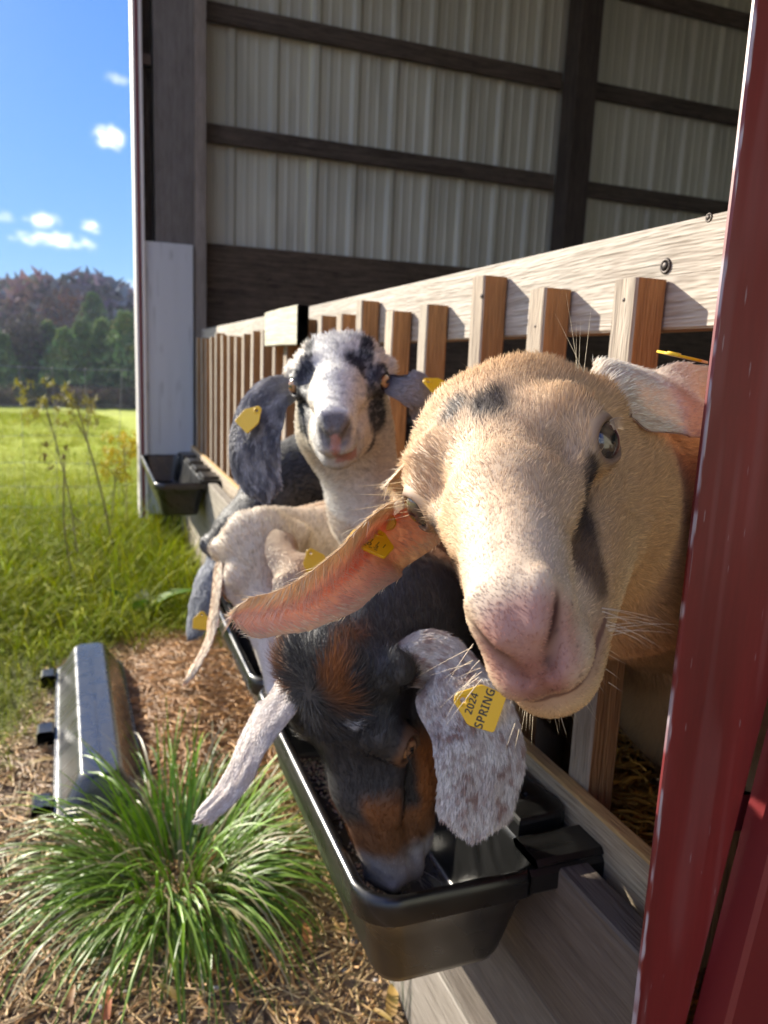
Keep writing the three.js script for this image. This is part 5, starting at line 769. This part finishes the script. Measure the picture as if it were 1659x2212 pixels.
// ---------------------------------------------------------------- cream goat with its head down, and the black one behind it
function headDown(o) {
  return goat({
    label: o.label, s: o.s, seed: o.seed, fine: 0.004, coarse: 0.014, T: o.T, X: o.X, Y: o.Y, Z: o.Z, coat: o.coat,
    neck: (L) => [[L(0, -0.016, -0.06), 0.060, 1], [L(0, -0.070, -0.078), 0.068, 1], ...o.neck], body: () => o.body, ears: o.ears,
    fur: { n: o.n, w: 0.0012, lift: 0.4, ...simple, weight: (l, p) => p.x < 0.7 ? 1 : 0.12, len: (l) => Math.hypot(l[0], l[1], l[2] - 0.03) > 0.2 ? 0.015 : lerp(0.009, 0.004, sstep(0.0, 0.12, l[2])), flow: () => [0.85, 0.0, -0.2] }, eye: { iris: [0.25, 0.15, 0.08], white: [0.1, 0.07, 0.06] },
  });
}
{
  const CREAM = [0.66, 0.56, 0.43], BACK = [0.62, 0.43, 0.27], WH = [0.66, 0.62, 0.58];
  const coat = (l, X, Y, Z) => { const [x, y, z] = l, n = fbm(x * 24, y * 24, z * 20, 3) - 0.5, rr = Math.hypot(x, y, z - 0.03); let c = mix3(CREAM, WH, sstep(-0.01, 0.06, z + n * 0.04)); c = mix3(c, BACK, 0.85 * sstep(0.15, 0.24, rr + n * 0.04)); const ns = Math.hypot(x, y + 0.01, z - 0.165); return mix3(c, [0.45, 0.28, 0.26], sstep(0.026, 0.015, ns)); };
  const TT = at(578, 1268, { d: 1.21 });
  const g = headDown({
    label: 'cream white goat with its head lowered into the second trough', s: 1.12, seed: 404, n: 60000, T: TT, X: [0.93, 0.22, 0.28], Y: [-0.30, 0.58, 0.76], Z: [-0.05, -0.80, 0.58], coat,
    neck: [[V(0.40, 0.665, -1.29), 0.080, 1], [V(0.54, 0.70, -1.31), 0.098, 1], [V(0.72, 0.68, -1.34), 0.13, 0]],
    body: [[V(0.80, 0.60, -1.36), V(1.2, 0.62, -1.75), 0.15, 0.17], [V(0.78, 0.5, -1.3), V(0.76, 0.02, -1.3), 0.05, 0.026, 0.03], [V(0.86, 0.5, -1.44), V(0.86, 0.02, -1.44), 0.05, 0.026, 0.03], [V(1.2, 0.52, -1.68), V(1.26, 0.02, -1.68), 0.07, 0.026, 0.03], [V(1.26, 0.52, -1.82), V(1.3, 0.02, -1.84), 0.07, 0.026, 0.03]],
    ears: (L) => {
      const a = L(-0.054, 0, -0.068), b = L(0.052, 0.004, -0.066), cr = (t, q, s) => s > 0 ? mix3([0.60, 0.44, 0.30], [0.68, 0.58, 0.44], Math.abs(q)) : [0.60, 0.36, 0.26];
      const P = [a, at(468, 1222, { d: 1.22 }), at(462, 1275, { d: 1.20 }), at(457, 1325, { d: 1.19 }), at(448, 1378, { d: 1.18 }), at(424, 1432, { d: 1.17 }), at(398, 1476, { d: 1.16 })];
      const Q = [b, at(632, 1190, { d: 1.10 }), at(650, 1228, { d: 1.07 }), at(655, 1278, { d: 1.06 }), at(652, 1330, { d: 1.06 }), at(648, 1380, { d: 1.065 })];
      return [{ pts: P, widths: [0.035, 0.05, 0.06, 0.06, 0.055, 0.04, 0.028], outs: P.map(() => V(-0.9, 0.3, -0.12).normalize()), opt: { cup: 0.15 }, col: cr, fur: 5000, len: () => 0.006, fw: 1.2 }, { pts: Q, widths: [0.05, 0.07, 0.078, 0.08, 0.07, 0.04], outs: Q.map((p) => toCam(p).add(V(0.15, 0, 0)).normalize()), opt: { cup: [0.35, 0.3, 0.25, 0.2, 0.2, 0.2] }, col: cr, fur: 4500, keep: (t) => t > 0.04, len: () => 0.005, lift: 0.12 }];
    },
  });
  const p = at(672, 1195, { d: 1.06 }); earTag(g.root, p, at(684, 1222, { d: 1.06 }).sub(p), V(-0.2, 0.2, 0.95), 0.03, 0.034, []);
}
{
  const coat = (l) => { const [x, y, z] = l, n = fbm(x * 30, y * 30, z * 30, 3) - 0.5; return mix3([0.016, 0.016, 0.018], [0.22, 0.22, 0.23], 0.8 * sstep(0.02, 0.06, Math.abs(x) + n * 0.05) * sstep(-0.1, -0.02, z)); };
  const TT = at(532, 1250, { d: 1.52 });
  const g = headDown({
    label: 'black goat with grey ears and lowered head, half hidden behind the cream goat', s: 1.15, seed: 505, n: 40000, T: TT, X: [0.95, 0.15, 0.27], Y: [-0.28, 0.42, 0.86], Z: [0.02, -0.90, 0.43], coat,
    neck: [[V(0.40, 0.735, -1.62), 0.085, 1], [V(0.54, 0.80, -1.60), 0.105, 1], [V(0.72, 0.74, -1.62), 0.14, 0]],
    body: [[V(0.82, 0.62, -1.64), V(1.2, 0.62, -2.05), 0.15, 0.17], [V(0.78, 0.5, -1.6), V(0.76, 0.02, -1.6), 0.05, 0.026, 0.03], [V(0.86, 0.5, -1.74), V(0.86, 0.02, -1.74), 0.05, 0.026, 0.03], [V(1.2, 0.52, -1.98), V(1.26, 0.02, -1.98), 0.07, 0.026, 0.03], [V(1.26, 0.52, -2.12), V(1.3, 0.02, -2.14), 0.07, 0.026, 0.03]],
    ears: (L) => {
      const a = L(-0.054, 0, -0.068), b = L(0.054, 0, -0.068), gr = (t, q, s) => mix3([0.30, 0.32, 0.36], [0.10, 0.11, 0.13], sstep(0.2, 0.6, t) * 0.6);
      const P = [a, at(450, 1215, { d: 1.50 }), at(436, 1255, { d: 1.49 }), at(427, 1300, { d: 1.48 }), at(420, 1340, { d: 1.475 }), at(408, 1382, { d: 1.47 })];
      const Q = [b, at(600, 1215, { d: 1.46 }), at(610, 1260, { d: 1.45 }), at(614, 1310, { d: 1.45 }), at(614, 1350, { d: 1.45 })];
      return [{ pts: P, widths: [0.04, 0.05, 0.066, 0.076, 0.07, 0.04], outs: P.map(() => V(-0.75, 0.25, 0.35).normalize()), opt: { cup: 0.15 }, col: gr, fur: 4000, len: () => 0.006, fw: 1.2 }, { pts: Q, widths: [0.035, 0.05, 0.06, 0.06, 0.04], outs: Q.map(() => V(0.4, 0.2, 0.85).normalize()), opt: { cup: 0.2 }, col: gr, fur: 0 }];
    },
  });
  const p = at(437, 1328, { d: 1.452 }); earTag(g.root, p, at(434, 1352, { d: 1.452 }).sub(p), V(-0.35, 0.2, 0.9), 0.030, 0.032, []);
}
// ---------------------------------------------------------------- black and white goat inside the pen, glimpsed behind the tan one
{
  const coat = (l, X, Y, Z) => { const n = fbm(X * 14, Y * 14, Z * 14, 3); return mix3([0.02, 0.02, 0.022], [0.6, 0.58, 0.55], sstep(0.56, 0.64, n + 0.06 * sstep(0.9, 0.8, Y))); };
  goat({
    label: 'black and white goat inside the pen, glimpsed between tan ear and neck', s: 1.1, seed: 606, fine: 0.006, coarse: 0.014, T: V(0.98, 0.93, -0.70), X: [0.5, 0, 0.87], Y: [0.1, 0.98, -0.05], Z: [-0.86, -0.1, 0.5], coat,
    neck: (L) => [[L(0, -0.02, -0.06), 0.06, 1], [L(0, -0.06, -0.1), 0.07, 1], [V(1.12, 0.80, -0.85), 0.09, 0], [V(1.25, 0.72, -0.55), 0.13, 0]],
    body: () => [[V(1.30, 0.62, -0.48), V(1.65, 0.62, -0.1), 0.16, 0.18], [V(1.26, 0.5, -0.5), V(1.25, 0.02, -0.5), 0.05, 0.026, 0.03], [V(1.38, 0.5, -0.36), V(1.38, 0.02, -0.36), 0.05, 0.026, 0.03], [V(1.62, 0.5, -0.16), V(1.66, 0.02, -0.16), 0.07, 0.026, 0.03], [V(1.74, 0.5, -0.04), V(1.78, 0.02, -0.04), 0.07, 0.026, 0.03]],
    ears: (L) => [1, -1].map((sd) => { const a = L(0.054 * sd, 0, -0.068); return { pts: [a, a.clone().add(V(0.02 * sd, -0.03, 0.02 * sd)), a.clone().add(V(0.03 * sd, -0.10, 0.02 * sd)), a.clone().add(V(0.03 * sd, -0.19, 0.02 * sd))], widths: [0.035, 0.06, 0.075, 0.04], outs: [0, 1, 2, 3].map(() => V(-0.5, 0.2, -0.8 * sd).normalize()), opt: { cup: 0.15 }, col: () => [0.12, 0.12, 0.13], fur: 0 }; }),
    fur: { n: 26000, w: 0.0014, lift: 0.45, ...simple, len: () => 0.016, flow: () => [0.5, -0.4, 0.5] },
  });
}
scene.traverse((o) => { if (o.isMesh) { o.castShadow = o.receiveShadow = true; delete o.userData.base; } });
renderer.setSize(768, 1024);
renderer.render(scene, camera);
